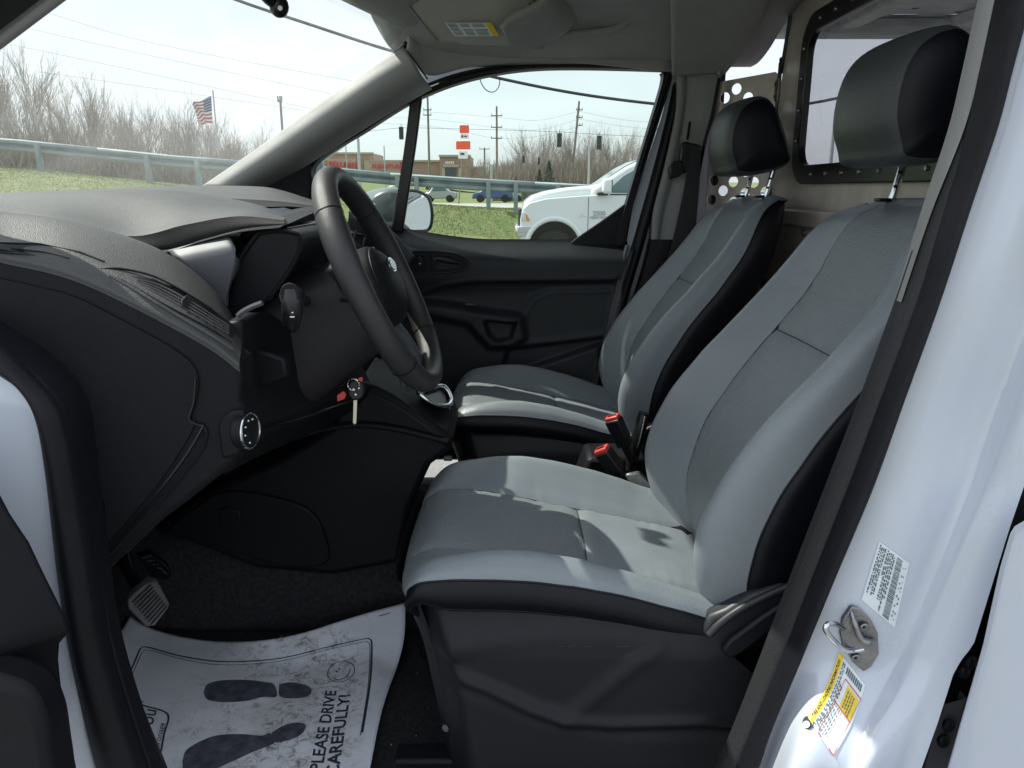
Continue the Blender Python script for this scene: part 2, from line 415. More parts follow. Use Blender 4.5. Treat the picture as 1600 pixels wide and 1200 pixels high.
RAIL = [(-24, 2.55), (-13.4, 1.93), (-8.3, 1.42), (-5.5, 1.25), (-2.7, 0.99), (1.3, 0.77), (5, 0.58), (40, 0.45)]
def rail_z(x):
    if x <= RAIL[0][0]: return RAIL[0][1] + (RAIL[0][0] - x) * 0.06
    for (a, za), (b, zb) in zip(RAIL[:-1], RAIL[1:]):
        if x <= b: return za + (zb - za) * (x - a) / (b - a)
    return 0.6
def gz(x, y):
    """height of the ground"""
    rz = rail_z(x)
    start = 8.5 if x < -1.5 else 8.5 + 10.8 * sst(-1.5, 0.2, x)
    h = rz * sst(start, 21.0, y) if x < -1.5 else rz * sst(start, max(21.0, start + 1.5), y)
    h *= sst(1.0, 5.5, y) if x < -3 else 1
    far = 0.38 + 1.9 * sst(-6, -24, x) - 0.3 * sst(60, 90, y) * sst(-30, -10, x)
    k = sst(22.0, 29.0, y)
    h = h * (1 - k) + far * k
    if y > 75: h += (y - 75) * 0.010
    h -= 0.16 * sst(9, 11, y) * sst(-1.2, -.2, x) * (1 - sst(17.5, 19.5, y))
    return h + 0.03 * noise.noise(V((x * .4, y * .4, 0))) * sst(10, 20, y)
def axis(vals): return vals
xs = [-3000, -1200, -500, -260, -150, -100, -75, -60] + [-50 + i * 1.0 for i in range(0, 90)] + [42, 50, 60, 80, 110, 160, 260, 600, 1500, 3000]
ys = [-3000, -800, -200, -60, -20, -6] + [i * 0.9 for i in range(0, 40)] + [37 + i * 3 for i in range(0, 24)] + [115, 130, 150, 180, 240, 400, 900, 3000]
bm = bmesh.new()
g = [[bm.verts.new((x, y, gz(x, y))) for y in ys] for x in xs]
for i in range(len(xs) - 1):
    for j in range(len(ys) - 1): bm.faces.new((g[i][j], g[i + 1][j], g[i + 1][j + 1], g[i][j + 1]))
tag(finish(bm, 'ground', 'turf', angle=180), 'green and straw coloured turf rising to the guardrail', kind='structure')
# car park sheet under the van and the pickup
bm = bmesh.new()
pxs = [-9 + i * 0.75 for i in range(45)]; pys = [-8 + i * 0.75 for i in range(37)]
g = {}
for i, x in enumerate(pxs):
    for j, y in enumerate(pys):
        lim = 8.0 if x < -1.8 else 8.0 + 10.8 * sst(-1.8, -0.1, x)
        yy = min(y, lim); g[i, j] = bm.verts.new((x, yy, gz(x, yy) + 0.006))
for i in range(len(pxs) - 1):
    for j in range(len(pys) - 1):
        q = [g[i, j], g[i + 1, j], g[i + 1, j + 1], g[i, j + 1]]
        try: bm.faces.new(q)
        except ValueError: pass
bmesh.ops.dissolve_degenerate(bm, dist=1e-4, edges=bm.edges)
tag(finish(bm, 'car_park', 'asphalt', angle=180), kind='structure')
# road beyond the guardrail
bm = bmesh.new()
rx = [-40 + i * 4 for i in range(36)]
a = [[bm.verts.new((x, y, gz(x, y) + 0.03)) for y in (43, 46, 49, 52, 55, 58)] for x in rx]
for i in range(len(rx) - 1):
    for j in range(5): bm.faces.new((a[i][j], a[i + 1][j], a[i + 1][j + 1], a[i][j + 1]))
tag(finish(bm, 'road', 'road_concrete', angle=180), kind='structure')
# turf blades, tufts standing on the bank
rnd = random.Random(3)
vs = []; fs = []
def blade(x, y, h, wd, vs=vs, fs=fs):
    z = gz(x, y); a = rnd.random() * 6.28; k = len(vs)
    dx, dy = math.cos(a) * wd, math.sin(a) * wd; lx, ly = rnd.uniform(-.6, .6) * h, rnd.uniform(-.6, .6) * h
    vs.extend([(x - dx, y - dy, z - .01), (x + dx, y + dy, z - .01), (x + lx, y + ly, z + h)]); fs.append((k, k + 1, k + 2))
for _ in range(90000):
    y = 10 + 14 * rnd.random() ** 0.8; x = rnd.uniform(-0.72 * y - 1, 0.05 * y + 1.5)
    if x > -1.6 and y < 8.5 + 10.8 * sst(-1.5, 0.2, x): continue
    blade(x, y, rnd.uniform(.012, .034), rnd.uniform(.005, .010))
for _ in range(14000):
    y = rnd.uniform(4.5, 10.5); x = rnd.uniform(-0.75 * y - 1, -1.8)
    if y < 8.2 and x > -9: continue
    blade(x, y, rnd.uniform(.03, .07), rnd.uniform(.005, .01))
me = bpy.data.meshes.new('grass'); me.from_pydata(vs, [], fs)
tag(link(me, 'grass', 'grass_blade', smooth=False), 'short patchy green grass on the bank below the guardrail', 'grass', kind='stuff')

# guardrail
gr = empty('guardrail', (-2, 21, rail_z(-2)), 'galvanised steel guardrail running along the top of the grass bank', 'guardrail')
prof = [(0.00, .40), (-.05, .43), (-.05, .49), (.03, .53), (.03, .56), (-.05, .60), (-.05, .66), (0, .69)]
xr = [-26 + i * 1.9 for i in range(23)]
for k in range(0, len(xr) - 1, 2):
    seg = xr[k:k + 3]
    bm = bmesh.new(); rows = []
    for x in seg: rows.append([bm.verts.new((x, 20.92 + p[0] * 1.3 - (0.004 if k % 4 else 0), rail_z(x) + .03 + p[1] * 1.05)) for p in prof])
    for r1, r2 in zip(rows[:-1], rows[1:]):
        for j in range(len(prof) - 1): bm.faces.new((r1[j], r2[j], r2[j + 1], r1[j + 1]))
    o = finish(bm, 'rail_beam', 'galvanised', gr, angle=30)
    md = o.modifiers.new('s', 'SOLIDIFY'); md.thickness = .004
bm = bmesh.new(); box('x', (0, 0, 0), (.11, .15, 1.0), None, bm=bm); pm = bpy.data.meshes.new('rail_post'); bm.to_mesh(pm); bm.free(); pm.materials.append(M['galvanised'])
for x in [-24.2, -20.6, -16.9, -12.3, -9.5, -8.2, -6.15, -4.55, -3.0, -0.6 - 1.9, -0.62, 0.10, 1.22, 3.1, 5.0, 7, 9, 11, 13, 15]:
    o = bpy.data.objects.new('rail_post', pm); COL.objects.link(o); o.parent = gr
    o.location = V((x, 21.02, rail_z(x) + .22)) - gr.location + V((0, -.20, 0))

# bare trees: five shapes of trunk and crown, shared by every tree
def tree_data(seed, h, spread, multi):
    r = random.Random(seed); tv = []; tf = []; cv = []; cf = []
    def seg(p, q, r0, r1, vs, fs, n):
        d = (q - p).normalized(); x = d.orthogonal().normalized(); y = d.cross(x); k = len(vs)
        for c, rr in ((p, r0), (q, r1)):
            for a in range(n): vs.append(tuple(c + (x * math.cos(a * 6.283 / n) + y * math.sin(a * 6.283 / n)) * rr))
        for a in range(n): fs.append((k + a, k + (a + 1) % n, k + n + (a + 1) % n, k + n + a))
    def grow(p, d, ln, rad, lev):
        steps = 5 if lev == 0 else 4 if lev == 1 else 3
        for s in range(steps):
            d2 = (d + V((r.uniform(-.13, .13), r.uniform(-.13, .13), r.uniform(-.02, .10 + .05 * lev)))).normalized()
            q = p + d2 * ln / steps; r1 = max(rad * (.80 if lev == 0 else .78), .0085)
            if lev == 0: seg(p, q, rad, r1, tv, tf, 6)
            else: seg(p, q, rad, r1, cv, cf, 3)
            if lev < 3 and (s >= 1 or lev > 0):
                for _ in range((2, 1, 1)[lev] + (r.random() < .5)):
                    a = r.uniform(0, 6.283); tilt = r.uniform(.3, .75) * spread
                    o = d2.orthogonal().normalized(); o = Matrix.Rotation(a, 3, d2) @ o
                    grow(q, (d2 + o * tilt).normalized(), ln * r.uniform(.42, .66), max(r1 * .6, .010), lev + 1)
            p, d, rad = q, d2, r1
    if multi:
        for k in range(5):
            a = k * 1.26 + r.uniform(-.4, .4); grow(V((math.cos(a) * .15, math.sin(a) * .15, 0)), V((math.cos(a) * r.uniform(.1, .4), math.sin(a) * r.uniform(.1, .4), 1)).normalized(), h * r.uniform(.6, .85), h * .0085, 0)
    else: grow(V((0, 0, -.1)), V((0, 0, 1)), h * .8, h * .017, 0)
    res = []
    for nm, a, b, mm in (('trunk', tv, tf, 'bark'), ('crown', cv, cf, 'twig')):
        me = bpy.data.meshes.new(nm); me.from_pydata(a, [], b); me.materials.append(M[mm]); res.append(me)
    return res
TD = [tree_data(11, 5.5, 0.9, False), tree_data(12, 5.5, 0.75, True), tree_data(13, 5.5, 1.05, False), tree_data(14, 5.5, 0.7, True), tree_data(15, 5.5, .85, False)]
def tree(x, y, h, kind, label, group, rz=None):
    o = empty('bare_tree', (x, y, gz(x, y) - .05), label, 'tree', group)
    o.rotation_euler.z = rz if rz is not None else rnd.random() * 6.28
    zmax = max(v.co.z for v in TD[kind][1].vertices); s = h / zmax
    o.scale = (s * rnd.uniform(.8, 1.0), s * rnd.uniform(.8, 1.0), s)
    for me, nm in zip(TD[kind], ('trunk', 'crown')):
        c = bpy.data.objects.new(nm, me); COL.objects.link(c); c.parent = o
ORD = ['first', 'second', 'third', 'fourth', 'fifth', 'sixth', 'seventh', 'eighth', 'ninth', 'tenth', 'eleventh', 'twelfth', 'thirteenth', 'fourteenth', 'fifteenth', 'sixteenth', 'seventeenth', 'eighteenth', 'nineteenth', 'twentieth', 'twenty-first', 'twenty-second', 'twenty-third', 'twenty-fourth', 'twenty-fifth', 'twenty-sixth', 'twenty-seventh', 'twenty-eighth']
def ordlab(i, lst, u0, what, kind):
    u, v = lst[i][0], lst[i][1]
    left = u < u0
    same = sorted([q_[0] for q_ in lst if (q_[0] < u0) == left], reverse=left)
    vs_ = sorted(q_[1] for q_ in lst); hgt = 'tall ' if v <= vs_[len(vs_) // 3] else 'low ' if v >= vs_[2 * len(vs_) // 3] else 'middling '
    return hgt + kind + ', ' + ORD[same.index(u)] + (' to the left of the ' if left else ' to the right of the ') + what
# thicket seen through the windshield: (u, height of its top in px, depth)
TH_L = 'leafless trees of the thicket behind the guardrail'
lt = [(-40, 60, 30), (8, 72, 29), (34, 92, 33), (62, 130, 36), (-10, 120, 38), (92, 150, 38), (118, 118, 31), (146, 122, 33), (168, 158, 37), (132, 150, 41), (190, 150, 34), (206, 160, 36),
      (226, 170, 38), (245, 150, 33), (262, 148, 36), (283, 146, 34), (300, 172, 38), (318, 168, 34), (338, 178, 36), (352, 188, 39), (366, 196, 34), (384, 212, 36), (412, 186, 44), (75, 175, 33), (215, 190, 31), (330, 200, 31), (175, 180, 30), (272, 185, 32), (100, 190, 32), (20, 150, 34), (46, 170, 31), (360, 215, 32)]
for i, (u, v, y) in enumerate(lt):
    p = P(u, v, y); h = p.z - gz(p.x, y)
    if u < 20 and i < 3: lb = 'tallest leafless grey tree at the thicket edge behind the guardrail, reaching highest'
    else: lb = 'leafless tree of the brown thicket standing behind the guardrail'
    if i == 22: lb = 'small leafless tree alone beyond the thicket, next to the windshield pillar'
    if i == 1: lb = 'big leafless tree towering over the far end of the thicket, away from the flag'
    elif i == 6: lb = 'slender leafless tree with twin tops rising beside the dark wooden stub pole'
    elif i in (0, 2): lb = 'leafless tree crowding round the big one at the thicket end'
    tree(p.x, y, h * 1.08, (i * 2 + 1) % 5, lb if i in (1, 6, 22) else ordlab(i, lt, 316, 'flag', 'leafless thicket tree'), TH_L)
rt = [(790, 242, 118), (806, 226, 112), (822, 208, 108), (838, 206, 104), (852, 214, 110), (866, 206, 100), (880, 212, 106), (893, 204, 104), (905, 212, 98), (918, 206, 108), (930, 210, 102), (944, 214, 106),
      (955, 203, 100), (966, 210, 104), (978, 206, 98), (990, 208, 102), (1003, 214, 106), (1018, 210, 100), (745, 246, 125), (760, 252, 122), (776, 250, 120), (832, 228, 92), (860, 232, 94), (900, 236, 90), (940, 238, 92), (972, 236, 94), (848, 240, 88), (886, 238, 90), (922, 240, 88)]
for i, (u, v, y) in enumerate(rt):
    p = P(u, v, y); h = p.z - gz(p.x, y)
    lb = 'low leafless tree between the brick store and the tall treeline' if u < 785 else 'leafless tree in the treeline beyond the road, above the white pickup'
    tree(p.x, y, h * 1.16, i % 5, ordlab(i, rt, 776, 'utility pole with three crossarms', 'leafless treeline tree') , 'leafless treeline beyond the road')
# brush
def brush(name, n, fx, label, h0, h1, wd):
    vs = []; fs = []
    for _ in range(n):
        x, y = fx(); z = gz(x, y); a = rnd.random() * 6.28; h = rnd.uniform(h0, h1); k = len(vs)
        dx, dy = math.cos(a) * wd, math.sin(a) * wd; lx, ly = rnd.uniform(-.5, .5) * h, rnd.uniform(-.5, .5) * h
        vs.extend([(x - dx, y - dy, z), (x + dx, y + dy, z), (x + lx + dx * .3, y + ly + dy * .3, z + h), (x + lx - dx * .3, y + ly - dy * .3, z + h)]); fs.append((k, k + 1, k + 2, k + 3))
    me = bpy.data.meshes.new(name); me.from_pydata(vs, [], fs)
    tag(link(me, name, 'brush', smooth=False), label, 'brush', kind='stuff')
def fx1():
    y = rnd.uniform(23.0, 40); return rnd.uniform(-.72 * y, -.34 * y), y
brush('undergrowth', 15000, fx1, 'tangled brown undergrowth behind the guardrail at the foot of the thicket', .4, 1.5, .018)
def fx2():
    y = rnd.uniform(84, 112); return rnd.uniform(-.03 * y, .22 * y), y
brush('undergrowth', 16000, fx2, 'brown undergrowth at the foot of the treeline beyond the road', 1.0, 4.5, .035)
for i, (u, v, y, lb) in enumerate([(843, 266, 84, 'small dark evergreen nearest the utility pole with three crossarms'), (806, 276, 86, 'lowest dark evergreen shrub in front of the treeline'), (858, 252, 82, 'taller dark evergreen above the pickup hood')]):
    p = P(u, v, y); b = gz(p.x, y); h = p.z - b
    e = empty('evergreen_tree', (p.x, y, b), lb, 'tree', 'small evergreens in the treeline')
    tube('trunk', [(p.x, y, b), (p.x, y, b + h * .9)], [.12, .03], 'bark', e)
    cvs = []; cfs = []
    for _ in range(1500):
        t = rnd.random() ** 1.3; rr = (1 - t) * h * .30 * rnd.uniform(.4, 1); a = rnd.random() * 6.28
        c = V((p.x + math.cos(a) * rr, y + math.sin(a) * rr, b + .25 + t * (h - .25))); k = len(cvs); s = .12
        cvs.extend([tuple(c + V((rnd.uniform(-s, s), rnd.uniform(-s, s), rnd.uniform(-s, s)))) for _ in range(3)]); cfs.append((k, k + 1, k + 2))
    me = bpy.data.meshes.new('crown'); me.from_pydata(cvs, [], cfs); link(me, 'crown', 'evergreen', e, smooth=False)

# utility poles
def util_pole(u, vt, y, r, arms, lb, mt='pole_wood', name='utility_pole', cat='pole', lean=0):
    p = P(u, vt, y); b = gz(p.x, y) - .2
    e = empty(name, (p.x, y, b), lb, cat)
    tube('shaft', [(p.x + lean, y, b), p], [r, r * .7], mt, e, seg=10)
    for v, hw in arms:
        q = P(u, v, y); box('crossarm', (q.x, y - r, q.z), (hw * 2, .12, .12), mt, e)
        for s in (-.9, 0.1, .9): box('insulator', (q.x + s * hw, y - r, q.z + .16), (.07, .07, .2), 'galvanised', e)
    return e
util_pole(668, 150, 100, .17, [(172, .5), (180, .5)], 'tall wooden utility pole between the divider bar and the orange sign')
util_pole(776, 166, 100, .17, [(181, .7), (199, .7), (216, .7)], 'wooden utility pole with three short crossarms rising beside the orange sign')
util_pole(905, 158, 100, .18, [(172, .4), (184, .4), (196, .4)], 'wooden utility pole standing in the treeline above the white pickup hood', lean=-1.0)
util_pole(757, 231, 140, .2, [(233, .9)], 'short distant utility pole behind the orange sign')
util_pole(75, 158, 42, .07, [], 'dark bare wooden stub pole inside the thicket')
util_pole(438, 157, 46, .09, [(158, .12)], 'lone thin pole beyond the thicket by the windshield pillar')
util_pole(559, 206, 60, .13, [], 'thick grey steel signal mast in front of the brick store', 'pole_metal', 'signal_mast')
util_pole(921, 226, 60, .10, [], 'grey steel signal mast between the two hanging traffic lights', 'pole_metal', 'signal_mast')
util_pole(540, 224, 66, .06, [], 'thin grey lamp post left of the thick signal mast', 'pole_metal', 'lamp_post')
util_pole(600, 228, 90, .08, [], 'thin distant post above the brick store roof', 'pole_metal', 'lamp_post')
util_pole(768, 258, 80, .14, [], 'short pale post in front of the treeline', 'pole_metal', 'lamp_post')
util_pole(1306, 172, 26, .07, [], 'pole seen through the partition window beside the driver headrest', 'pole_metal', 'lamp_post')
# traffic lights on a span wire
sw = tube('span_wire', [P(560, 207, 60), P(627, 200, 60), P(700, 201, 60), P(780, 203, 60), P(870, 206, 60), P(935, 210, 60), P(1010, 213, 60), P(1100, 214, 60)], .012, 'wire', n=30, seg=4)
tag(sw, 'thin span wire that carries the hanging traffic lights', 'cable')
for u, v, s, lb in ((874, 219, 1, 'dark hanging traffic light on the thick pole side of the mast'), (936, 223, 1, 'dark hanging traffic light closest to the pickup cab'), (627, 208, .9, 'small hanging traffic light left of the window divider'), (818, 249, .55, 'far small traffic light against the treeline, nearer the store'), (842, 252, .5, 'far small traffic light against the treeline, nearer the pickup')):
    p = P(u, v, 60); hh = .5 * s
    e = empty('traffic_light', (p.x, 60, p.z - hh), lb, 'traffic light', 'traffic lights over the junction')
    box('housing', p, (.36 * s, .24 * s, 1.0 * s), 'signal_dark', e, bev=.03)
    for k in (-1, 0, 1): disc('lens', (p.x, 60 - .12 * s, p.z + k * .31 * s), (0, -1, 0), .11 * s, .06 * s, 'truck_dark', e, seg=12)
    tube('hanger', [(p.x, 60, p.z + hh), (p.x, 60, p.z + hh + .25 * s)], .02, 'wire', e, seg=5)
# thick cable close by, with a hanging loop
c = tube('overhead_cable', [P(u, v, 9.0) for u, v in ((300, -30), (370, 0), (480, 37), (620, 82), (770, 120), (900, 146), (1030, 163), (1150, 172), (1275, 160), (1400, 130))], .017, 'wire', n=60, seg=6)
tag(c, 'thick dark overhead cable sagging across both windows', 'cable')
c = tube('cable_loop', [P(u, v, 9.0) for u, v in ((749, 117), (752, 130), (760, 141), (770, 144), (778, 138), (781, 127), (778, 122))], .0055, 'wire', n=24, seg=5)
tag(c, 'thin loop of wire hanging from the thick overhead cable', 'cable')
wires = [((-20, 62), (210, 110), (560, 186)), ((-20, 30), (240, 88), (620, 168)), ((60, 16), (260, 72), (680, 150)), ((60, 112), (200, 132), (470, 172)),
         ((520, 170), (668, 175), (776, 183)), ((520, 182), (668, 186), (776, 200)), ((520, 190), (668, 197), (776, 217)), ((776, 183), (840, 188), (905, 174)), ((776, 200), (840, 203), (905, 186)), ((776, 217), (840, 213), (905, 198)),
         ((905, 174), (980, 188), (1060, 192)), ((905, 186), (980, 198), (1060, 204))]
WLAB = ['third thin power line from the top above the thicket', 'second thin power line from the top above the thicket', 'topmost thin power line above the thicket', 'lowest and shortest thin power line above the thicket',
        'top power line left of the utility pole with three crossarms', 'middle power line left of the utility pole with three crossarms', 'bottom power line left of the utility pole with three crossarms',
        'top power line between the three-armed pole and the leaning pole', 'middle power line between the three-armed pole and the leaning pole', 'bottom power line between the three-armed pole and the leaning pole',
        'upper power line running right from the leaning utility pole', 'lower power line running right from the leaning utility pole']
for wv in wires:
    y = 46 if wv[1][0] < 500 else 100
    o = tube('power_line', [P(u, v, y) for u, v in wv], .010 if y < 50 else .015, 'power_line', n=14, seg=3, cap=False)
    tag(o, WLAB[wires.index(wv)], 'cable', 'power lines above the thicket' if y < 50 else 'power lines between the utility poles')

# flag
fp = P(333, 146, 27)
e = empty('flag', (fp.x, 27, gz(fp.x, 27)), 'american flag flying from a thin pole in front of the thicket', 'flag')
tube('pole', [(fp.x, 27, gz(fp.x, 27)), fp + V((0, 0, .1))], .022, 'pole_metal', e, seg=6)
ft, fb = P(331, 150, 27), P(333, 192, 27); fl = P(300, 163, 27); flb = P(312, 193, 27)
def flag_pt(s, t):
    a = ft.lerp(fb, t); b = fl.lerp(flb, t)
    p = a.lerp(b, s); p.y += .12 * math.sin(s * 7 + t * 3) * s + .03; p.z += .05 * math.sin(s * 9 + t * 4) * s; p.x -= .03
    return p
for k in range(13):
    patch('stripe', flag_pt, 9, 3, 'flag_red' if k % 2 == 0 else 'flag_white', e, s=(0.42 if k < 7 else 0, 1), t=(k / 13, (k + 1) / 13))
cn = patch('canton', flag_pt, 6, 6, 'flag_blue', e, s=(0, .42), t=(0, 7 / 13))
bm = bmesh.new()
for r_ in range(5):
    for c_ in range(6):
        q = flag_pt(.04 + c_ * .066, .05 + r_ * .1) + V((0, -.012, 0))
        vsx = [bm.verts.new(q + V((math.cos(a) * rr, 0, math.sin(a) * rr))) for a, rr in ((R(90 + 36 * k), .022 if k % 2 == 0 else .009) for k in range(10))]
        bm.faces.new(vsx)
finish(bm, 'star', 'flag_white', cn)['kind'] = 'stuff'

# brick store
Y0 = 150
def sx(u, Y=Y0): return P(u, 260, Y).x
def szv(v, Y=Y0): return P(700, v, Y).z
base = gz(sx(640), Y0) - .5
e = empty('brick_store', (sx(640), Y0, base), 'long red brick strip store with red sign letters and a raised entrance tower', 'building')
def wall(nm, u0, u1, v, Y, m, dep=12):
    box(nm, ((sx(u0, Y) + sx(u1, Y)) / 2, Y + dep / 2, (base + szv(v, Y)) / 2), (sx(u1, Y) - sx(u0, Y), dep, szv(v, Y) - base), m, e)
wall('wall', 440, 578, 246, Y0, 'store_brick'); wall('wall', 578.2, 690, 252, Y0 + .1, 'store_brick'); wall('tower', 687, 735, 244, Y0 - 2, 'store_brick')
wall('wall', 735.2, 757, 262, Y0 - .5, 'store_brick'); wall('parapet', 440, 584, 239.5, Y0 + 4, 'store_brick_pale')
def trim(nm, u0, u1, v, Y, m, h=.35, d=.5):
    box(nm, ((sx(u0, Y) + sx(u1, Y)) / 2, Y - .1, szv(v, Y)), (sx(u1, Y) - sx(u0, Y), d, h), m, e)
trim('cornice', 440, 584.5, 239.5, Y0 + 3.9, 'store_cornice'); trim('cornice', 578, 687, 251.5, Y0, 'store_cornice'); trim('cornice', 686, 736, 243.5, Y0 - 2.1, 'store_cornice'); trim('cornice', 735.5, 758, 261.5, Y0 - .6, 'store_cornice')
wall('pale_bay', 569, 625, 250.5, Y0 - .25, 'store_brick_pale', .3); wall('pale_bay', 512, 556, 248, Y0 - .25, 'store_brick_pale', .3)
for u in (690, 716): wall('pilaster', u, u + 5, 262, Y0 - 2.3, 'store_brick_pale', .4)
trim('lintel', 692, 717, 259, Y0 - 2.4, 'store_brick_pale', .5, .4)
gwx = [694 + k * 4.6 for k in range(5)]
for k in range(4):
    for (va, vb) in ((263, 272), (272.6, 284)):
        x0, x1 = sx(gwx[k] + .4, Y0 - 2.2), sx(gwx[k + 1] - .4, Y0 - 2.2)
        box('window', ((x0 + x1) / 2, Y0 - 2.1, (szv(va) + szv(vb)) / 2), (x1 - x0, .3, szv(va) - szv(vb)), 'store_glass', e)
for (u0, u1, v0, v1) in ((556, 576, 267, 272), (590, 600, 268, 275), (626, 640, 270, 279), (540, 552, 268, 273)):
    x0, x1 = sx(u0), sx(u1); box('shopfront', ((x0 + x1) / 2, Y0 - .3, (szv(v0) + szv(v1)) / 2), (x1 - x0, .5, szv(v0) - szv(v1)), 'store_glass', e)
def sign(body, u, v, Y, size, m='store_letters'):
    text('sign_letters', body, size, (P(u, v, Y), V((1, 0, 0)), V((0, 0, 1))), m, e, depth=.08, bold=.025)
for k in range(5): trim('sign_mark', 696 + k*2.9, 697.8 + k*2.9, 254, Y0 - 2.5, 'sign_white', .45, .1)
for k in range(4): trim('sign_mark', 741 + k*2.6, 742.8 + k*2.6, 273, Y0 - .9, 'store_letters', .7, .1)

sign('BELLA', 529, 257, Y0 - .7, 1.35); sign('BEDS', 550, 258.5, Y0 - .7, 1.3); sign('FURNITURE', 605, 260, Y0 - .7, 1.1)
# orange pylon sign
p = P(722, 240, 55); pb = gz(p.x, 55)
e = empty('pylon_sign', (p.x, 55, pb), 'tall roadside pylon sign with two orange red panels', 'sign')
tube('post', [(P(716.5, 320, 55).x, 55, pb), (p.x, 55, P(722, 250, 55).z)], .055, 'pole_wood', e, seg=8)
def panel(nm, u0, v0, u1, v1, m, dy=0, bev=.04, th=.18):
    a, b = P(u0, v0, 55 + dy), P(u1, v1, 55 + dy); box(nm, ((a.x + b.x) / 2, 55 + dy, (a.z + b.z) / 2), (abs(b.x - a.x), th, abs(a.z - b.z)), m, e, bev=bev)
panel('sign_panel', 718, 195.5, 733, 208, 'sign_orange'); panel('sign_panel', 719, 209, 732.5, 216.5, 'sign_white'); panel('sign_panel', 712.5, 220.5, 735, 233.5, 'sign_orange'); panel('sign_panel', 716, 236.5, 731, 248, 'sign_white')
panel('mark', 721, 211.5, 723.4, 214.8, 'truck_dark', -.12, 0, .03); panel('mark', 725, 212, 730, 214, 'pit_grey', -.12, 0, .03); panel('mark', 719.5, 239, 725.5, 242, 'truck_dark', -.12, 0, .03)

# cars far off
def far_car(u0, u1, vt, Y, m, lb, kind=0):
    a = P(u0, vt, Y); x0, x1 = a.x, P(u1, vt, Y).x; L = x1 - x0; zb = gz((x0 + x1) / 2, Y); h = 1.45
    o = empty('parked_car', ((x0 + x1) / 2, Y, zb), lb, 'car', 'cars beyond the road')
    body = [(0, .3), (.02, .75), (.22, .88), (.33, 1.38), (.62, h), (.80, .98), (.98, .85), (1, .35)]
    prism('body', [(x0 + p * L, Y - .85, zb + q) for p, q in body], (0, 1.7, 0), m, o, bev=.08)
    prism('side_window', [(x0 + p * L, Y - .87, zb + q) for p, q in ((.30, .95), (.36, 1.3), (.60, 1.36), (.74, .98))], (0, 1.74, 0), 'truck_glass', o)
    for k in (.2, .8): disc('wheel', (x0 + k * L, Y - .9, zb + .32), (0, 1, 0), .32, 1.8, 'tyre', o, seg=14)
far_car(738, 802, 292, 66, 'car_blue', 'bright blue car parked beyond the road')
far_car(660, 714, 291, 70, 'car_silver', 'silver car beyond the road by the guardrail post')
far_car(608, 640, 286, 95, 'car_white', 'white car in front of the brick store wall')
far_car(664, 686, 272, 130, 'car_white', 'white vehicle parked at the store entrance tower')
far_car(790, 815, 288, 80, 'car_silver', 'silver car mostly hidden past the pickup hood')

# white pickup
e = empty('pickup_truck', (2.2, 15.5, -.14), 'white heavy duty pickup truck parked nose forward outside the passenger window', 'pickup truck')
K = 14.5
def q(x, z, y=K): return V((x, y, z))
def prx(u): return (u - 800) / F * K / .955
AX, AZ, AR = prx(862), .32, .475
arch = [(AX + AR * math.cos(R(a)), AZ + AR * math.sin(R(a))) for a in range(190, -11, -10)]
RX = AX + 3.7
arch2 = [(RX + AR * math.cos(R(a)), AZ + AR * math.sin(R(a))) for a in range(190, -11, -10)]
low = [(prx(813), .45)] + arch + [(AX + .62, .24), (RX - .62, .24)] + arch2 + [(RX + .6, .40), (RX + 1.2, .45), (RX + 1.22, 1.27), (prx(1000) + 1.35, 1.27), (prx(935), 1.27), (prx(900), 1.25), (prx(850), 1.20), (prx(825), 1.12), (prx(815), 1.0), (prx(812), .80)]
prism('body', [q(x, z) for x, z in low], (0, 2.0, 0), 'truck_white', e, bev=.07, seg=4)
hood = [(prx(814), .98), (prx(819), 1.14), (prx(830), 1.25), (prx(850), 1.33), (prx(880), 1.395), (prx(908), 1.425), (prx(922), 1.40), (prx(930), 1.1)]
prism('hood', [q(x, z, K + .13) for x, z in hood], (0, 1.74, 0), 'truck_white', e, bev=.10, seg=5)
cab = [(prx(908), 1.20), (prx(918), 1.38), (prx(938), 1.54), (prx(965), 1.76), (prx(985), 1.88), (prx(1005), 1.96), (prx(1030), 1.99), (prx(1110), 1.96), (prx(1116), 1.22)]
prism('cab', [q(x, z, K + .09) for x, z in cab], (0, 1.82, 0), 'truck_white', e, bev=.07, seg=4)
win = [(prx(945), 1.30), (prx(947), 1.43), (prx(962), 1.60), (prx(985), 1.76), (prx(1004), 1.83), (prx(1052), 1.84), (prx(1052), 1.30)]
prism('side_window', [q(x, z, K + .078) for x, z in win], (0, 1.84, 0), 'truck_glass', e, bev=.012)
prism('pillar', [q(prx(1018), 1.28, K + .072), q(prx(1020), 1.86, K + .072), q(prx(1025), 1.86, K + .072), q(prx(1024), 1.28, K + .072)], (0, .02, 0), 'truck_dark', e)
prism('windshield', [q(prx(921), 1.40, K + .25), q(prx(963), 1.765, K + .25), q(prx(984), 1.895, K + .25), q(prx(985), 1.87, K + .25), q(prx(965), 1.74, K + .25), q(prx(924), 1.37, K + .25)], (0, 1.5, 0), 'truck_glass', e)
fl_ = []
for a in range(195, -16, -10):
    fl_.append(q(AX + (AR + .045) * math.cos(R(a)), AZ + (AR + .045) * math.sin(R(a)), K - .02))
tube('fender_flare', fl_, .05, 'truck_white', e, seg=10)
for x in (AX, RX):
    for yy0 in (K + .05, K + 1.70):
        w_ = disc('wheel', (x, yy0, .245), (0, 1, 0), .395, .27, 'tyre', e, seg=34, bev=.05)
        disc('rim', (x, yy0 - .012, .245), (0, 1, 0), .23, .05, 'silver_plastic', w_, seg=20, bev=.01)
    disc('wheel_well', (x, K + .30, AZ), (0, 1, 0), AR, .02, 'truck_dark', e, seg=30)
box('bumper', (prx(812), K + 1.0, .60), (.20, 2.06, .22), 'chrome', e, bev=.05, seg=3)
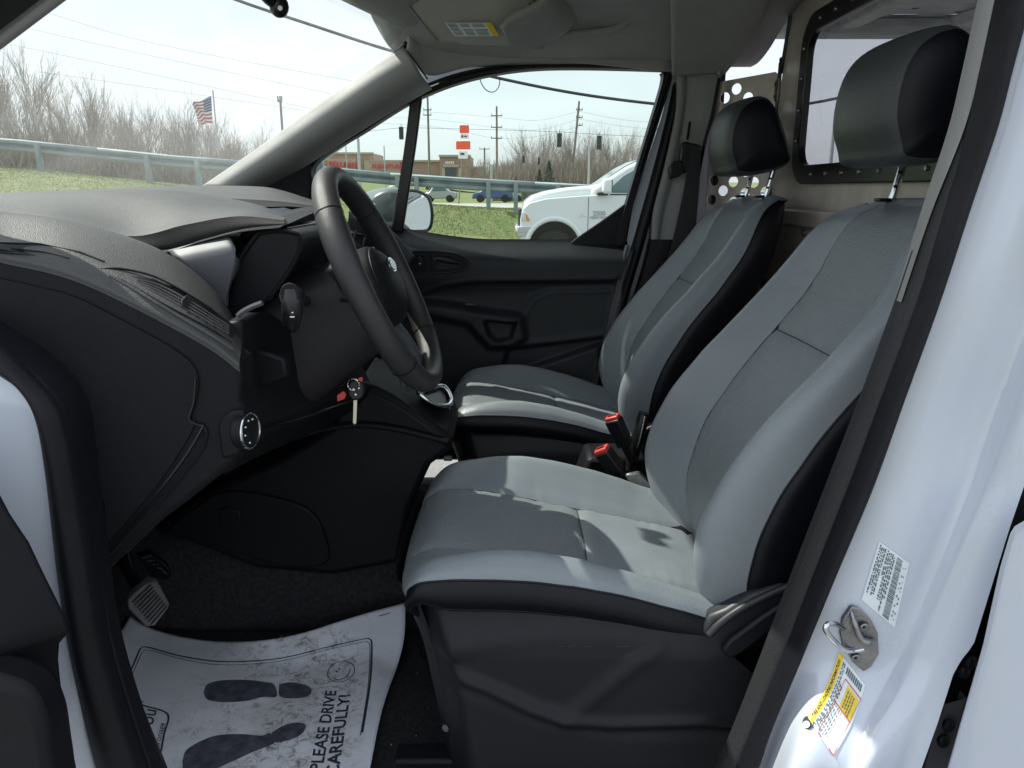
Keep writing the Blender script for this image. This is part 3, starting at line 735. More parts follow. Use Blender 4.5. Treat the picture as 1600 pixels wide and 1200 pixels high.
prism('bumper_end', [q(prx(808), .70, K - .04), q(prx(830), .72, K - .04), q(prx(832), .66, K - .04), q(prx(828), .58, K - .04), q(prx(809), .58, K - .04)], (0, .12, 0), 'chrome', e, bev=.02)
prism('headlight', [q(prx(813), .80, K - .02), q(prx(814), .96, K - .02), q(prx(820), .97, K - .02), q(prx(826), .88, K - .02), q(prx(826), .80, K - .02)], (0, .3, 0), 'lamp_glass', e, bev=.015)
prism('marker_light', [q(prx(819.5), .93, K - .03), q(prx(822), .91, K - .03), q(prx(826), .80, K - .03), q(prx(821), .80, K - .03)], (0, .1, 0), 'amber', e, bev=.01)
box('grille', (prx(812), K + 1.0, .86), (.06, 1.3, .30), 'truck_dark', e, bev=.02)
box('mirror', (prx(936), K - .14, 1.42), (.17, .22, .27), 'truck_white', e, bev=.06, seg=4)
box('mirror_glass', (prx(936) + .088, K - .14, 1.43), (.006, .17, .2), 'truck_dark', e, bev=.002)
box('mirror_foot', (prx(931), K - .02, 1.285), (.2, .2, .06), 'truck_dark', e, bev=.02)
for u in (911, 1025): box('door_seam', (prx(u), K - .0015, .76), (.010, .01, .92), 'pit_grey', e)
box('belt_moulding', (prx(995), K + .004, 1.272), (1.35, .02, .022), 'truck_dark', e)
box('door_handle', (prx(1012), K - .02, 1.10), (.2, .04, .045), 'truck_white', e, bev=.015)
prism('badge', [q(prx(896), .875, K - .008), q(prx(902), .93, K - .008), q(prx(909), .885, K - .008), q(prx(908), .87, K - .008)], (0, .01, 0), 'lamp_glass', e)
text('badge_letters', '2500', .115, (q(prx(927), .93, K - .006), V((1, 0, 0)), V((0, 0, 1))), 'badge_silver', e, depth=.006, bold=.004)
text('badge_letters', 'HEAVY DUTY', .055, (q(prx(927), .855, K - .006), V((1, 0, 0)), V((0, 0, 1))), 'badge_silver', e, depth=.006, bold=.003)

# ================================================================== THE VAN
van = empty('cargo_van', (0.2, 1.65, 0.0), 'white cargo van seen through its open driver door, with black dashboard and trim', 'van')
def xz(pix, Y): return [(P(u, v, Y).x, P(u, v, Y).z) for u, v in pix]
def ring(name, outer, inner, Y, dep, m, parent, n=70, Yi=None, bev=0.004):
    """closed or open band between two matched pixel lines, DEP thick along Y"""
    o = resample(PP(outer, Y), n); i_ = resample(PP(inner, Yi or Y), n)
    bm = bmesh.new(); rows = []
    for a, b in zip(o, i_):
        rows.append([bm.verts.new(p) for p in (a, b, b + V((0, dep, 0)), a + V((0, dep, 0)))])
    for r1, r2 in zip(rows[:-1], rows[1:]):
        for k in range(4): bm.faces.new((r1[k], r2[k], r2[(k + 1) % 4], r1[(k + 1) % 4]))
    bm.faces.new(rows[0]); bm.faces.new(rows[-1][::-1])
    ob = finish(bm, name, m, parent, angle=40)
    if bev:
        md = ob.modifiers.new('bevel', 'BEVEL'); md.width = bev; md.segments = 2; md.limit_method = 'ANGLE'; md.angle_limit = R(50)
    return ob

# ---- body shell
FX, FZ = V((1, 0, 0)), V((0, 0, 1))
def aline(x): return 1.366 + .63 * (x + .876)
side_outer = [(-2.1, .45), (2.3, .45), (2.35, 1.3), (2.2, 1.86), (-.05, 1.86), (-.22, 1.79), (-1.3, 1.12), (-2.0, .98)]
wh = xz([(512, 366), (500, 252), (568, 202), (650, 150), (740, 117), (850, 101), (1040, 101), (1050, 118), (1044, 160), (1008, 280), (972, 400)], 2.47)
cw = rrect(.64, 1.15, 1.75, 1.80, .05)
shell = plate('body_side', side_outer, [wh, cw], .02, (V((0, 2.51, 0)), FX, FZ), 'white_paint', van)
fender_l = plate('body_side', [(.80, .45), (2.3, .45), (2.35, 1.3), (2.2, 1.86), (.80, 1.86)], [], .02, (V((0, .79, 0)), FX, FZ), 'white_paint', van)
plate('front_fender', [(-2.1, .35), (-.72, .35), (-.72, 1.10), (-.95, 1.2), (-1.3, 1.12), (-2.0, .98)], [], .02, (V((0, .80, 0)), FX, FZ), 'white_paint', van)
patch('roof', lambda s, t: V((-.26 - .18 * math.sin(t * math.pi) + (2.46 + .18 * math.sin(t * math.pi)) * s, .84 + 1.64 * t, 1.865 + .035 * math.sin(t * math.pi) + .02 * math.sin(s * math.pi))), 16, 14, 'white_paint', van, thick=.012)
patch('hood', lambda s, t: V((-2.1 + .88 * s, .82 + 1.68 * t, .98 + .16 * s + .05 * math.sin(t * math.pi))), 10, 12, 'white_paint', van, thick=.012)
box('front_bumper', (-2.12, 1.65, .72), (.12, 1.7, .55), 'white_paint', van, bev=.05)
box('rear_door', (2.3, 1.65, 1.12), (.03, 1.7, 1.46), 'cargo_metal', van)
def wsf(s, t):
    x = -1.28 + 1.07 * s - .20 * math.sin(t * math.pi); return V((x + .0, .90 + 1.5 * t, aline(x + .20 * math.sin(t * math.pi)) + .012))
patch('windshield', wsf, 18, 24, 'windshield_glass', van)
box('wiper_cowl', (-1.32, 1.65, 1.09), (.2, 1.6, .05), 'dark_trim', van, bev=.01)
# underbody and floor
box('underbody', (.1, 1.65, .36), (4.3, 1.66, .03), 'dark_trim', van)
for x in (-1.45, 1.5):
    for y in (.95, 2.33):
        wv = disc('wheel', (x, y - .1, .33), (0, 1, 0), .33, .2, 'tyre', van, seg=28, bev=.02); disc('rim', (x, y - .11, .33), (0, 1, 0), .2, .22, 'steel', wv, seg=18)
def floorz(x, y):
    return .405 + .16 * sst(-.78, -1.05, x) * 1.6
patch('floor', lambda s, t: V((-1.25 + 2.0 * s, .90 + 1.55 * t, floorz(-1.25 + 2.0 * s, .90 + 1.55 * t))), 50, 50, 'carpet', van, thick=.01, offset=-1)
box('cargo_floor', (1.5, 1.65, .47), (1.55, 1.6, .02), 'cargo_metal', van)
box('firewall', (-1.22, 1.65, .80), (.03, 1.55, .8), 'dark_trim', van)
# driver door sill
prism('door_sill', [(-.95, .865, .36), (-.95, .865, .43), (-.95, .905, .452), (-.95, .985, .445), (-.95, 1.0, .40), (-.95, 1.0, .36)], (1.45, 0, 0), 'dark_trim', van, bev=.008)
# passenger side lower wall behind the door
# ---- headliner with rounded rear edge
def hl(s, t):
    bw = .14 * math.sin(min(1, max(0, t)) * math.pi); x = -.235 - bw + (1.02 + bw) * s
    prof = [V((0, 2.43, 1.714)), V((0, 2.39, 1.722)), V((0, 2.335, 1.750)), V((0, 2.25, 1.80)), V((0, 2.1, 1.832)), V((0, 1.65, 1.84)), V((0, 1.1, 1.83)), V((0, .92, 1.79))]
    p = crom(prof, t); k = sst(.80, 1.0, s)
    return V((x - .08 * (1 - t) * k * (1 if t < .6 else .4) - .0, p.y, p.z + .0 * k))
patch('headliner', hl, 30, 44, 'headliner', van, thick=.012, offset=-1)
# rear drop of the headliner, rounded lobe above the passenger pillar
loft('headliner_rear_edge', [PP([(1050, 119), (1090, 118), (1130, 116), (1133, 113)], 2.36), PP([(1050, 95), (1095, 92), (1150, 86), (1162, 82)], 2.28), PP([(1050, 60), (1100, 55), (1170, 50), (1185, 44)], 2.18),
     PP([(1050, 20), (1110, 10), (1190, 5), (1203, -4)], 2.07), PP([(1050, -30), (1110, -50), (1195, -60), (1210, -70)], 1.98)], 'headliner', van, thick=.03, offset=-1)
loft('roof_header', [[V((-.25 - .19 * math.sin((y - .9) / 1.5 * math.pi) + dx, y, 1.80 + dz + .01 * math.sin((y - .9) / 1.5 * math.pi))) for y in (.95, 1.2, 1.45, 1.7, 1.95, 2.2, 2.35)] for dx, dz in ((-.03, .04), (-.03, .0), (.04, -.01), (.14, .03))], 'headliner', van, thick=.01)
# windshield corner and roof rail above the far door
loft('roof_rail_trim', [PP([(585, -20), (600, 12), (626, 42), (636, 62), (634, 80)], 2.30), PP([(640, -20), (650, 20), (662, 55), (668, 85), (668, 118)], 2.34),
     PP([(700, -30), (720, 20), (730, 60), (735, 85), (742, 104)], 2.37), PP([(830, -30), (850, 20), (855, 60), (860, 85), (870, 97)], 2.385), PP([(1040, -30), (1050, 20), (1052, 60), (1056, 90), (1058, 114)], 2.39)], 'headliner', van, thick=.012, offset=-1, nv=20)
ring('headliner_seam', [(635, 81), (650, 100), (667, 124)], [(637, 80), (652, 99), (669, 123)], 2.292, .004, 'dark_trim', van, n=10, bev=0)
# far windshield pillar
loft('windshield_pillar', [PP([(318, 296), (400, 240), (500, 168), (580, 113), (633, 78)], 2.30), PP([(345, 296), (425, 243), (520, 177), (598, 124), (646, 96)], 2.27), PP([(375, 297), (452, 250), (545, 190), (620, 143), (660, 120)], 2.29),
     PP([(392, 298), (478, 252), (560, 200), (640, 152), (672, 134)], 2.36)], 'light_trim', van, thick=.012, offset=-1, nv=40)
tube('windshield_seal', [P(u, v, 2.315) for u, v in ((300, 310), (322, 293), (400, 238), (500, 166), (580, 111), (628, 77), (634, 66), (630, 48), (612, 24), (585, -6))], .006, 'rubber', van, n=50, seg=6)
# near windshield pillar (top left corner)
prism('windshield_pillar', [(-.10, .93, aline(-.1)), (-1.32, .93, aline(-1.32)), (-1.32, .93, aline(-1.32) + .16), (-.10, .93, aline(-.1) + .13)], (0, .07, 0), 'dark_trim', van, bev=.012)
prism('pillar_trim', [(-.10, 1.003, aline(-.1) - .004), (-1.32, 1.003, aline(-1.32) - .004), (-1.32, 1.003, aline(-1.32) + .10), (-.10, 1.003, aline(-.1) + .10)], (0, .02, 0), 'light_trim', van, bev=.006)
# mirror mount
mm = empty('mirror_mount', (0, 0, 0), None, None); mm.parent = van; mm.location = -van.location
sphere('mount_ball', P(436, 10, 1.62), .019, 'black_gloss', mm, sc=(1, .9, 1.1)); tube('mount_arm', [P(432, 5, 1.62), P(418, -4, 1.6), P(400, -30, 1.58)], [.014, .012, .016], 'black_gloss', mm, n=8)
disc('mount_screw', P(438, 13, 1.60), (0.1, -1, -.1), .0045, .003, 'chrome', mm, seg=12)

# sun visor
vz = prism('sun_visor', [P(636, -40, 2.12), P(628, -6, 2.12), P(652, 22, 2.14), P(684, 66, 2.20), P(712, 67, 2.21), P(722, 71, 2.215), P(830, 75, 2.22), P(846, 66, 2.21), P(850, 55, 2.20), P(838, 12, 2.14), P(820, -40, 2.08)], (0, .012, .014), 'visor_cloth', van, bev=.006, seg=3)
pl = [P(695, 35, 2.155), P(768, 35, 2.155), P(780, 56, 2.18), P(711, 56, 2.18)]
def lab(a, b, off=0): return pl[0].lerp(pl[1], a).lerp(pl[3].lerp(pl[2], a), b) + V((0, -.006 - off, -.002))
patch('visor_label', lambda s, t: lab(s, t), 2, 2, 'label_white', vz)
patch('label_band', lambda s, t: lab(.87 + .13 * s, t, .001), 2, 2, 'yellow', vz)
bm = bmesh.new()
for c0, c1 in ((.03, .26), (.29, .52), (.55, .84)):
    for k in range(9):
        if k in (3,) and c0 > .2: continue
        y_ = .08 + k * .1; pts = [lab(c0, y_, .001), lab(c1 - .05 * rnd.random(), y_, .001), lab(c1 - .03, y_ + .045, .001), lab(c0, y_ + .045, .001)]
        bm.faces.new([bm.verts.new(p) for p in pts])
finish(bm, 'label_print', 'pit_grey', vz)['kind'] = 'stuff'
tube('visor_rod', [P(626, -14, 2.12), P(640, 12, 2.125), P(683, 64, 2.19)], .0035, 'light_trim', vz, seg=6)
prism('visor_clip', [P(825, 5, 2.11), P(845, 12, 2.12), P(851, 55, 2.18), P(842, 60, 2.19), P(838, 40, 2.16)], (0, -.012, 0), 'dark_trim', vz, bev=.003)
# moulded roof pod behind the visor
loft('overhead_shelf', [PP([(842, 72), (850, 62), (880, 45), (897, 20), (903, -20)], 2.24), PP([(800, 66), (830, 50), (862, 30), (875, 5), (880, -30)], 2.14), PP([(780, 40), (800, 20), (840, 0), (850, -20), (860, -50)], 2.02)], 'headliner', van, thick=.015, offset=-1)
# grab handle
gh = tube('grab_handle', [P(1000, 3, 2.24), P(990, 22, 2.25), P(965, 44, 2.26), P(930, 50, 2.265), P(890, 54, 2.27), P(872, 58, 2.27)], [.011, .012, .011, .010, .010, .008], 'headliner', van, n=24, seg=8)
ring('handle_recess', [(885, 14), (930, 10), (985, 4)], [(884, 40), (930, 42), (960, 38)], 2.283, .01, 'dark_trim', gh, n=12)
box('coat_hook', P(987, 33, 2.29), (.03, .012, .014), 'headliner', van, bev=.003)

# ---- passenger door
pd = empty('passenger_door', (0, 0, 0), None, None); pd.parent = van; pd.location = -van.location
YD = 2.36
arm_line = xz([(600, 520), (632, 485), (655, 462), (690, 448), (740, 440), (960, 437)], YD)
recA = xz([(640, 478), (655, 462), (690, 448), (740, 440), (965, 438), (962, 452), (860, 455), (832, 466), (816, 492), (760, 486), (700, 474)], YD)
armB = xz([(630, 480), (650, 470), (700, 478), (815, 496), (822, 530), (800, 544), (765, 545), (748, 528), (730, 508), (640, 490)], YD)
cupC = xz([(757, 503), (806, 505), (798, 530), (776, 534), (765, 526)], YD)
insD = xz([(836, 470), (862, 458), (958, 456), (948, 520), (880, 530), (822, 534), (822, 494)], YD)
pocE = xz([(560, 640), (640, 628), (740, 610), (785, 575), (795, 548), (945, 530), (925, 600), (860, 640), (700, 700)], YD)
pocF = xz([(820, 580), (940, 540), (915, 700), (700, 700)], YD)
def sdf(x, z, poly, w_):
    d, _ = dpoly((x, z), poly + [poly[0]])
    return sst(-w_, w_, d if inpoly(x, z, poly) else -d)
def ptop(x): return 1.197 + .055 * sst(-.05, -.55, x)
def pdy(x, z):
    y = YD
    top = ptop(x)
    y += .085 * sst(top - .075, top + .006, z) ** 1.6
    y += .018 * sst(1.10, 1.03, z) * 1
    y += .016 * sdf(x, z, recA, .012) + .005 * sdf(x, z, insD, .012)
    y -= .024 * sdf(x, z, armB, .014)
    y += .034 * sdf(x, z, cupC, .007)
    y += .020 * sdf(x, z, pocE, .008) - .028 * sdf(x, z, pocF, .008)
    d, _ = dpoly((x, z), arm_line); y -= .010 * math.exp(-(d / .008) ** 2)
    return y
def pedge(z): return .362 - (1.195 - z) * .232
def pkeep(x, z): return z <= ptop(x) + .004 and x <= pedge(z)
def doorfn(s, t):
    z = .50 + .70 * t
    for _ in range(3):
        x = -.80 + (pedge(z) + .80) * s; z = .50 + (ptop(x) + .004 - .50) * t
    return V((x, pdy(x, z), z))
patch('door_panel', doorfn, 190, 130, 'door_plastic', pd)
ring('door_edge_seal', [(979, 384), (955, 480), (925, 612), (905, 700)], [(984, 384), (960, 480), (931, 612), (911, 700)], 2.365, .03, 'silver_plastic', pd, n=20, bev=.001)
frame_o = [(462, 350), (468, 300), (480, 243), (560, 190), (650, 138), (740, 108), (850, 99), (1034, 98), (1048, 104), (1051, 118), (1041, 155), (1005, 270), (971, 384)]
frame_i = [(498, 350), (494, 300), (492, 256), (568, 206), (650, 156), (740, 123), (850, 107), (1026, 109), (1035, 113), (1036, 124), (1027, 158), (993, 270), (960, 384)]
ring('window_frame', frame_o, frame_i, 2.41, .05, 'rubber', pd, n=110)
frame_m = [(a[0] * .45 + b[0] * .55, a[1] * .45 + b[1] * .55) for a, b in zip(frame_o, frame_i)]
tube('frame_bead', [P(u, v, 2.405) for u, v in frame_m[1:-1]], .006, 'dark_trim', pd, n=80, seg=6)
ring('window_divider', [(641, 152), (630, 240), (611, 362)], [(660, 148), (648, 240), (629, 364)], 2.425, .02, 'black_gloss', pd, n=12)
ring('corner_patch', [(985, 312), (940, 345), (898, 374), (890, 384)], [(990, 320), (985, 345), (980, 374), (978, 384)], 2.43, .012, 'rubber', pd, n=12)
gl = [P(u, v, 2.447) for u, v in frame_o]
bm = bmesh.new(); bm.faces.new([bm.verts.new(p) for p in gl]); bmesh.ops.triangulate(bm, faces=bm.faces)
finish(bm, 'window_glass', 'window_glass', pd)
prism('mirror_sail', [P(u, v, 2.40) for u, v in ((380, 300), (392, 294), (478, 246), (486, 260), (484, 320), (470, 330))], (0, .03, 0), 'dark_trim', pd, bev=.004)
# door handle, lock switch
def plate_px(name, outer, Y, th, m, parent, holes=(), bev=.002):
    f = lambda pts: [(P(u, v, Y).x, P(u, v, Y).z) for u, v in pts]
    return plate(name, f(outer), [f(h) for h in holes], th, (V((0, Y, 0)), FX, FZ), m, parent, bev=bev)
def smoothpix(pts, n=40): return [(p.x, p.y) for p in resample([V((a, b, 0)) for a, b in pts], n, closed=True)]
bez = smoothpix([(636, 398), (650, 392), (700, 394), (722, 400), (731, 408), (730, 417), (715, 424), (680, 427), (655, 427), (643, 420)])
cup = smoothpix([(672, 399), (700, 399), (717, 404), (724, 411), (716, 418), (685, 422), (676, 414)], 30)
hb = plate_px('handle_bezel', bez, YD - .006, .006, 'dark_trim', pd, holes=[cup, smoothpix([(651, 399), (662, 400), (665, 415), (655, 416)], 16)])
tube('bezel_highlight', [P(u, v, YD - .012) for u, v in bez], .0016, 'door_plastic', hb, closed=True, seg=6)  # lighter tube that draws the edge highlight of the bezel
tube('bezel_highlight', [P(u, v, YD - .012) for u, v in cup], .0013, 'door_plastic', hb, closed=True, seg=6)
plate_px('handle_cup', cup, YD + .004, .002, 'black_gloss', hb)
dh = tube('door_handle', [P(677, 418, YD - .012), P(682, 405, YD - .014), P(700, 407, YD - .016), P(722, 411, YD - .008)], [.005, .007, .008, .005], 'door_plastic', pd, n=16)
box('lock_switch', P(657, 407, YD - .008), (.017, .01, .026), 'black_gloss', pd, bev=.003)
box('lock_mark', P(656, 412, YD - .014), (.005, .002, .003), 'label_white', pd)
box('window_switch', P(735, 475, YD - .02), (.03, .02, .006), 'silver_plastic', pd, bev=.002)

# far side mirror
sm = empty('side_mirror', (0, 0, 0), None, None); sm.parent = van; sm.location = -van.location
mo = smoothpix([(574, 316), (588, 302), (606, 295), (622, 294), (628, 300), (628, 320), (628, 345), (628, 362), (620, 366), (612, 363), (600, 358), (575, 345)], 36)
mh = [P(u, v, 2.78) for u, v in mo]; cen = sum(mh, V()) / len(mh)
bm = bmesh.new(); rings = []
for k, (sc_, dx, dy) in enumerate(((.80, 0, -.035), (.95, 0, -.02), (1.02, -.005, .005), (1.04, -.02, .03), (.98, -.06, .09), (.8, -.11, .15), (.4, -.15, .18), (.02, -.16, .19))):
    rings.append([bm.verts.new(cen + (p - cen) * sc_ + V((dx, dy, 0))) for p in mh])
bm.faces.new(rings[0])
for a, b in zip(rings[:-1], rings[1:]):
    for k in range(len(a)): bm.faces.new((a[k], a[(k + 1) % len(a)], b[(k + 1) % len(a)], b[k]))
mat('mirror_shell', (0.09, 0.11, 0.105), 0.3, coat=.3)
finish(bm, 'mirror_shell', 'mirror_shell', sm, angle=60)
mi = smoothpix([(626, 303), (640, 298), (655, 300), (669, 310), (674, 335), (670, 358), (655, 361), (636, 359), (624, 350), (623, 325)], 36)
def mirp(u, v, d=0):
    p = P(u, v, 2.775); return p + V((0, d, 0))
mp2 = [mirp(u, v, -.075 + (u - 626) * .0022 + (v - 330) * .0001) for u, v in mi]
bm = bmesh.new(); bm.faces.new([bm.verts.new(p) for p in mp2]); finish(bm, 'mirror_glass', 'mirror_glass', sm, smooth=False)
tube('mirror_rim', mp2, .006, 'black_gloss', sm, closed=True, seg=6)
prism('mirror_arm', [P(560, 345, 2.60), P(625, 350, 2.60), P(640, 372, 2.60), P(560, 372, 2.60)], (0, .2, 0), 'dark_trim', sm, bev=.02)

# ---- far B pillar, belt
def band(name, rows, Y, m, dY=0, dep=.02, parent=None, n=30, bulge=0.0):
    L_ = PP([(a, v) for a, b, v in rows], Y); R_ = PP([(b, v) for a, b, v in rows], Y + dY)
    Mi = [(a + b) / 2 + V((0, -bulge, 0)) for a, b in zip(L_, R_)]
    back_ = V((0, dep + .001, 0))
    rws = [[p + back_ for p in L_]] + [[a.lerp(b, k / 8) + V((0, -bulge * math.sin(k / 8 * math.pi), 0)) for a, b in zip(L_, R_)] for k in range(9)] + [[p + back_ for p in R_]]
    rws = [resample(r, n) for r in rws]
    bm = bmesh.new(); g_ = [[bm.verts.new(p) for p in r] for r in rws]
    for i in range(len(g_) - 1):
        for j in range(n - 1): bm.faces.new((g_[i][j], g_[i + 1][j], g_[i + 1][j + 1], g_[i][j + 1]))
    return finish(bm, name, m, parent or van, angle=50)
band('door_jamb', [(1046, 1056, 130), (1034, 1047, 180), (1005, 1023, 270), (972, 991, 384), (950, 962, 480), (925, 934, 612), (900, 908, 720)], 2.44, 'white_paint')
band('door_seal', [(1056, 1064, 128), (1045, 1056, 180), (1022, 1036, 270), (990, 1006, 384), (962, 978, 480), (933, 948, 612), (908, 922, 720)], 2.40, 'rubber', bulge=.012, dep=.06)
band('pillar_trim_edge', [(1058, 1073, 116), (1055, 1068, 180), (1036, 1052, 270), (1021, 1037, 330), (1018, 1030, 374)], 2.385, 'light_trim', bulge=.006, dep=.05)
band('pillar_trim', [(1072, 1126, 119), (1066, 1112, 180), (1050, 1092, 270), (1036, 1080, 330), (1028, 1074, 376)], 2.395, 'headliner', bulge=.004, dep=.05)
band('lower_pillar_trim', [(1018, 1078, 374), (1004, 1068, 430), (975, 1046, 520), (945, 1010, 620), (920, 990, 740)], 2.392, 'dark_trim', bulge=.01, dep=.05)
ring('trim_seam', [(1124, 118), (1112, 180), (1100, 225), (1080, 330)], [(1128, 118), (1116, 180), (1104, 225), (1084, 330)], 2.36, .02, 'rubber', van, n=20)
sb = band('seat_belt', [(1080, 1096, 228), (1068, 1092, 300), (1050, 1084, 380), (1030, 1070, 450), (1004, 1046, 540), (985, 1020, 620)], 2.335, 'belt', dep=.002)
prism('belt_guide', [P(u, v, 2.34) for u, v in ((1066, 224), (1072, 221), (1094, 226), (1096, 236), (1090, 262), (1066, 272), (1062, 250))], (0, .03, 0), 'buckle_black', sb, bev=.005)
prism('belt_clip', [P(u, v, 2.33) for u, v in ((1046, 264), (1054, 252), (1066, 250), (1070, 268), (1062, 276), (1048, 280))], (0, .03, 0), 'black_gloss', sb, bev=.004)
tube('belt_slot', [P(1078, 190, 2.38), P(1074, 218, 2.38)], .004, 'dark_trim', sb, seg=6)

# ---- cargo area seen through the partition
cg = empty('cargo_roof', (0, 0, 0), None, None); cg.parent = van; cg.location = -van.location
holes = []
for k in range(9):
    holes.append(circ(.95 + .14 * k, 2.22 + .04 * (k % 3), .011, 10)); holes.append(circ(1.02 + .12 * k, 1.85 + .06 * (k % 2), .009, 10)); holes.append(rrect(.90 + .16 * k, 2.33, .98 + .16 * k, 2.355, .008, 3))
plate('roof_panel', [(.76, .9), (2.28, .9), (2.28, 2.44), (.76, 2.44)], holes, .004, (V((0, 0, 1.828)), FX, V((0, 1, 0))), 'cargo_metal', cg)
for k in range(4):
    x = .92 + .32 * k
    prism('roof_bow', [(x, .95, 1.826), (x + .02, .95, 1.80), (x + .07, .95, 1.80), (x + .09, .95, 1.826)], (0, 1.5, 0), 'cargo_metal', cg, bev=.004)
prism('roof_rail', [(.76, 2.36, 1.825), (.76, 2.40, 1.795), (.76, 2.495, 1.79), (.76, 2.495, 1.825)], (1.5, 0, 0), 'cargo_metal', cg, bev=.006)
prism('side_rail', [(.60, 2.44, 1.16), (.60, 2.49, 1.18), (.60, 2.49, .5), (.60, 2.44, .5)], (1.7, 0, 0), 'cargo_metal', cg, bev=.006)
bm = bmesh.new(); bm.faces.new([bm.verts.new(p) for p in ((.62, 2.50, 1.14), (1.77, 2.50, 1.14), (1.77, 2.50, 1.81), (.62, 2.50, 1.81))]); finish(bm, 'cargo_window', 'cargo_glass', van)
tube('window_seal', [(a, 2.495, b) for a, b in cw], .010, 'rubber', van, closed=True, seg=6)

# ---- metal partition
XPt = .745
pt = empty('partition', (XPt, 1.7, .6), 'brownish grey metal partition with a black framed window, standing behind both seats', 'partition')
def pyz(u, v): p = PX(u, v, XPt); return (p.y, p.z)
c0 = pyz(1268, 112); c1 = pyz(1290, 270)
wy1 = c0[0]; wz0 = 1.395; wz1 = 1.735
hole = rrect(1.06, wz0, wy1, wz1, .06, 8)
plate('partition_panel', [(.98, .48), (2.27, .48), (2.27, 1.60), (2.215, 1.80), (2.12, 1.835), (.98, 1.835)], [hole], .004, (V((XPt, 0, 0)), V((0, 1, 0)), FZ), 'partition_metal', pt)
rg = [(XPt - .005, a, b) for a, b in rrect(1.05, wz0 - .01, wy1 + .01, wz1 + .01, .065, 8)]
fr_ = plate('window_frame', rrect(1.03, wz0 - .028, wy1 + .028, wz1 + .028, .08, 8), [rrect(1.075, wz0 + .012, wy1 - .012, wz1 - .012, .055, 8)], .012, (V((XPt - .012, 0, 0)), V((0, 1, 0)), FZ), 'black_gloss', pt, bev=.003)
tube('frame_gasket', [V(p) + V((-.012, 0, 0)) for p in [(XPt, a, b) for a, b in rrect(1.068, wz0 + .004, wy1 - .004, wz1 - .004, .058, 8)]], .007, 'rubber', fr_, closed=True, seg=6)
bm = bmesh.new(); bm.faces.new([bm.verts.new((XPt - .001, a, b)) for a, b in rrect(1.05, wz0, wy1, wz1, .05, 6)]); finish(bm, 'window_pane', 'cargo_glass', pt)
pts = [(wy1 + .008, z) for z in (1.47, 1.545, 1.62, 1.69)] + [(y, wz0 - .008) for y in (1.93, 1.84, 1.75, 1.66, 1.57, 1.48, 1.39)] + [(y, wz1 + .008) for y in (1.96, 1.87, 1.78, 1.69, 1.6)]
for a, b in pts: disc('frame_bolt', (XPt - .020, a, b), (-1, 0, 0), .006, .005, 'steel', fr_, seg=10, r2=.004)
prism('stiffener_rail', [(XPt - .003, 1.0, 1.305), (XPt - .022, 1.0, 1.30), (XPt - .022, 1.0, 1.262), (XPt - .003, 1.0, 1.255)], (0, 1.25, 0), 'partition_metal', pt, bev=.003)
for y in (1.3, 1.6, 1.98, 2.2): disc('rail_bolt', (XPt - .003, y, 1.245), (-1, 0, 0), .008, .007, 'steel', pt, seg=10)
# rolled edge and hinge
tube('panel_edge', [(XPt - .004, 2.272, .5), (XPt - .004, 2.272, 1.60), (XPt - .004, 2.255, 1.67), (XPt - .004, 2.218, 1.80)], .006, 'black_gloss', pt, seg=8, n=20)
for z in (1.28, 1.62):
    prism('hinge', [(XPt - .004, 2.262, z - .03), (XPt - .004, 2.262, z + .03), (XPt - .004, 2.31, z + .026), (XPt - .004, 2.31, z - .026)], (-.005, 0, 0), 'steel', pt, bev=.001)
    for k in (-1, 1): disc('hinge_screw', (XPt - .009, 2.285, z + k * .016), (-1, 0, 0), .004, .003, 'steel', pt, seg=8)
wo = V((XPt, 2.285, 0)); we = V((.595, 2.42, 0)); ex = (we - wo).normalized(); wl = (we - wo).length
def wing(u, v):
    """point of the wing panel's plane behind pixel (u, v)"""
    x = (u - 800) / F; y = (600 - v) / F; d = V((x, CT + y * ST, -ST + y * CT)); n = V((-ex.y, ex.x, 0))
    t = (wo - V((0, 0, CAMZ))).dot(n) / d.dot(n); p = V((0, 0, CAMZ)) + d * t
    return ((p - wo).dot(ex), p.z)
hp = [(1151, 139), (1133, 153), (1169, 153), (1116, 168), (1187, 168), (1133, 180), (1169, 181), (1151, 196), (1116, 212), (1133, 225), (1187, 212), (1169, 225), (1151, 240), (1133, 268), (1165, 268), (1116, 282), (1146, 284), (1178, 285), (1130, 298), (1164, 302), (1196, 300), (1112, 312), (1146, 316), (1178, 316), (1098, 328), (1130, 330), (1162, 333)]
wh_ = []
for u, v in hp:
    a, b = wing(u, v)
    if .012 < a < wl - .012: wh_.append(circ(a, b, .0155, 20))
zt0 = wing(1205, 113)[1]; zt1 = wing(1126, 123)[1]
plate('perforated_wing', [(0.0, .55), (wl, .55), (wl, zt1 - .01), (.012, zt0), (0, zt0 - .01)], wh_, .003, (wo, ex, FZ), 'partition_metal', pt)

# ---- dashboard
db = empty('dashboard', (0, 0, 0), None, None); db.parent = van; db.location = -van.location
core = [(-1.25, 1.14), (-1.0, 1.235), (-.75, 1.262), (-.55, 1.262), (-.455, 1.235), (-.43, 1.19), (-.44, 1.05), (-.47, .93), (-.60, .80), (-.85, .74), (-1.22, .74)]
prism('dash_body', [V((x, 1.08, z)) for x, z in core], (0, 1.27, 0), 'dash_plastic', db, bev=.02, seg=3)
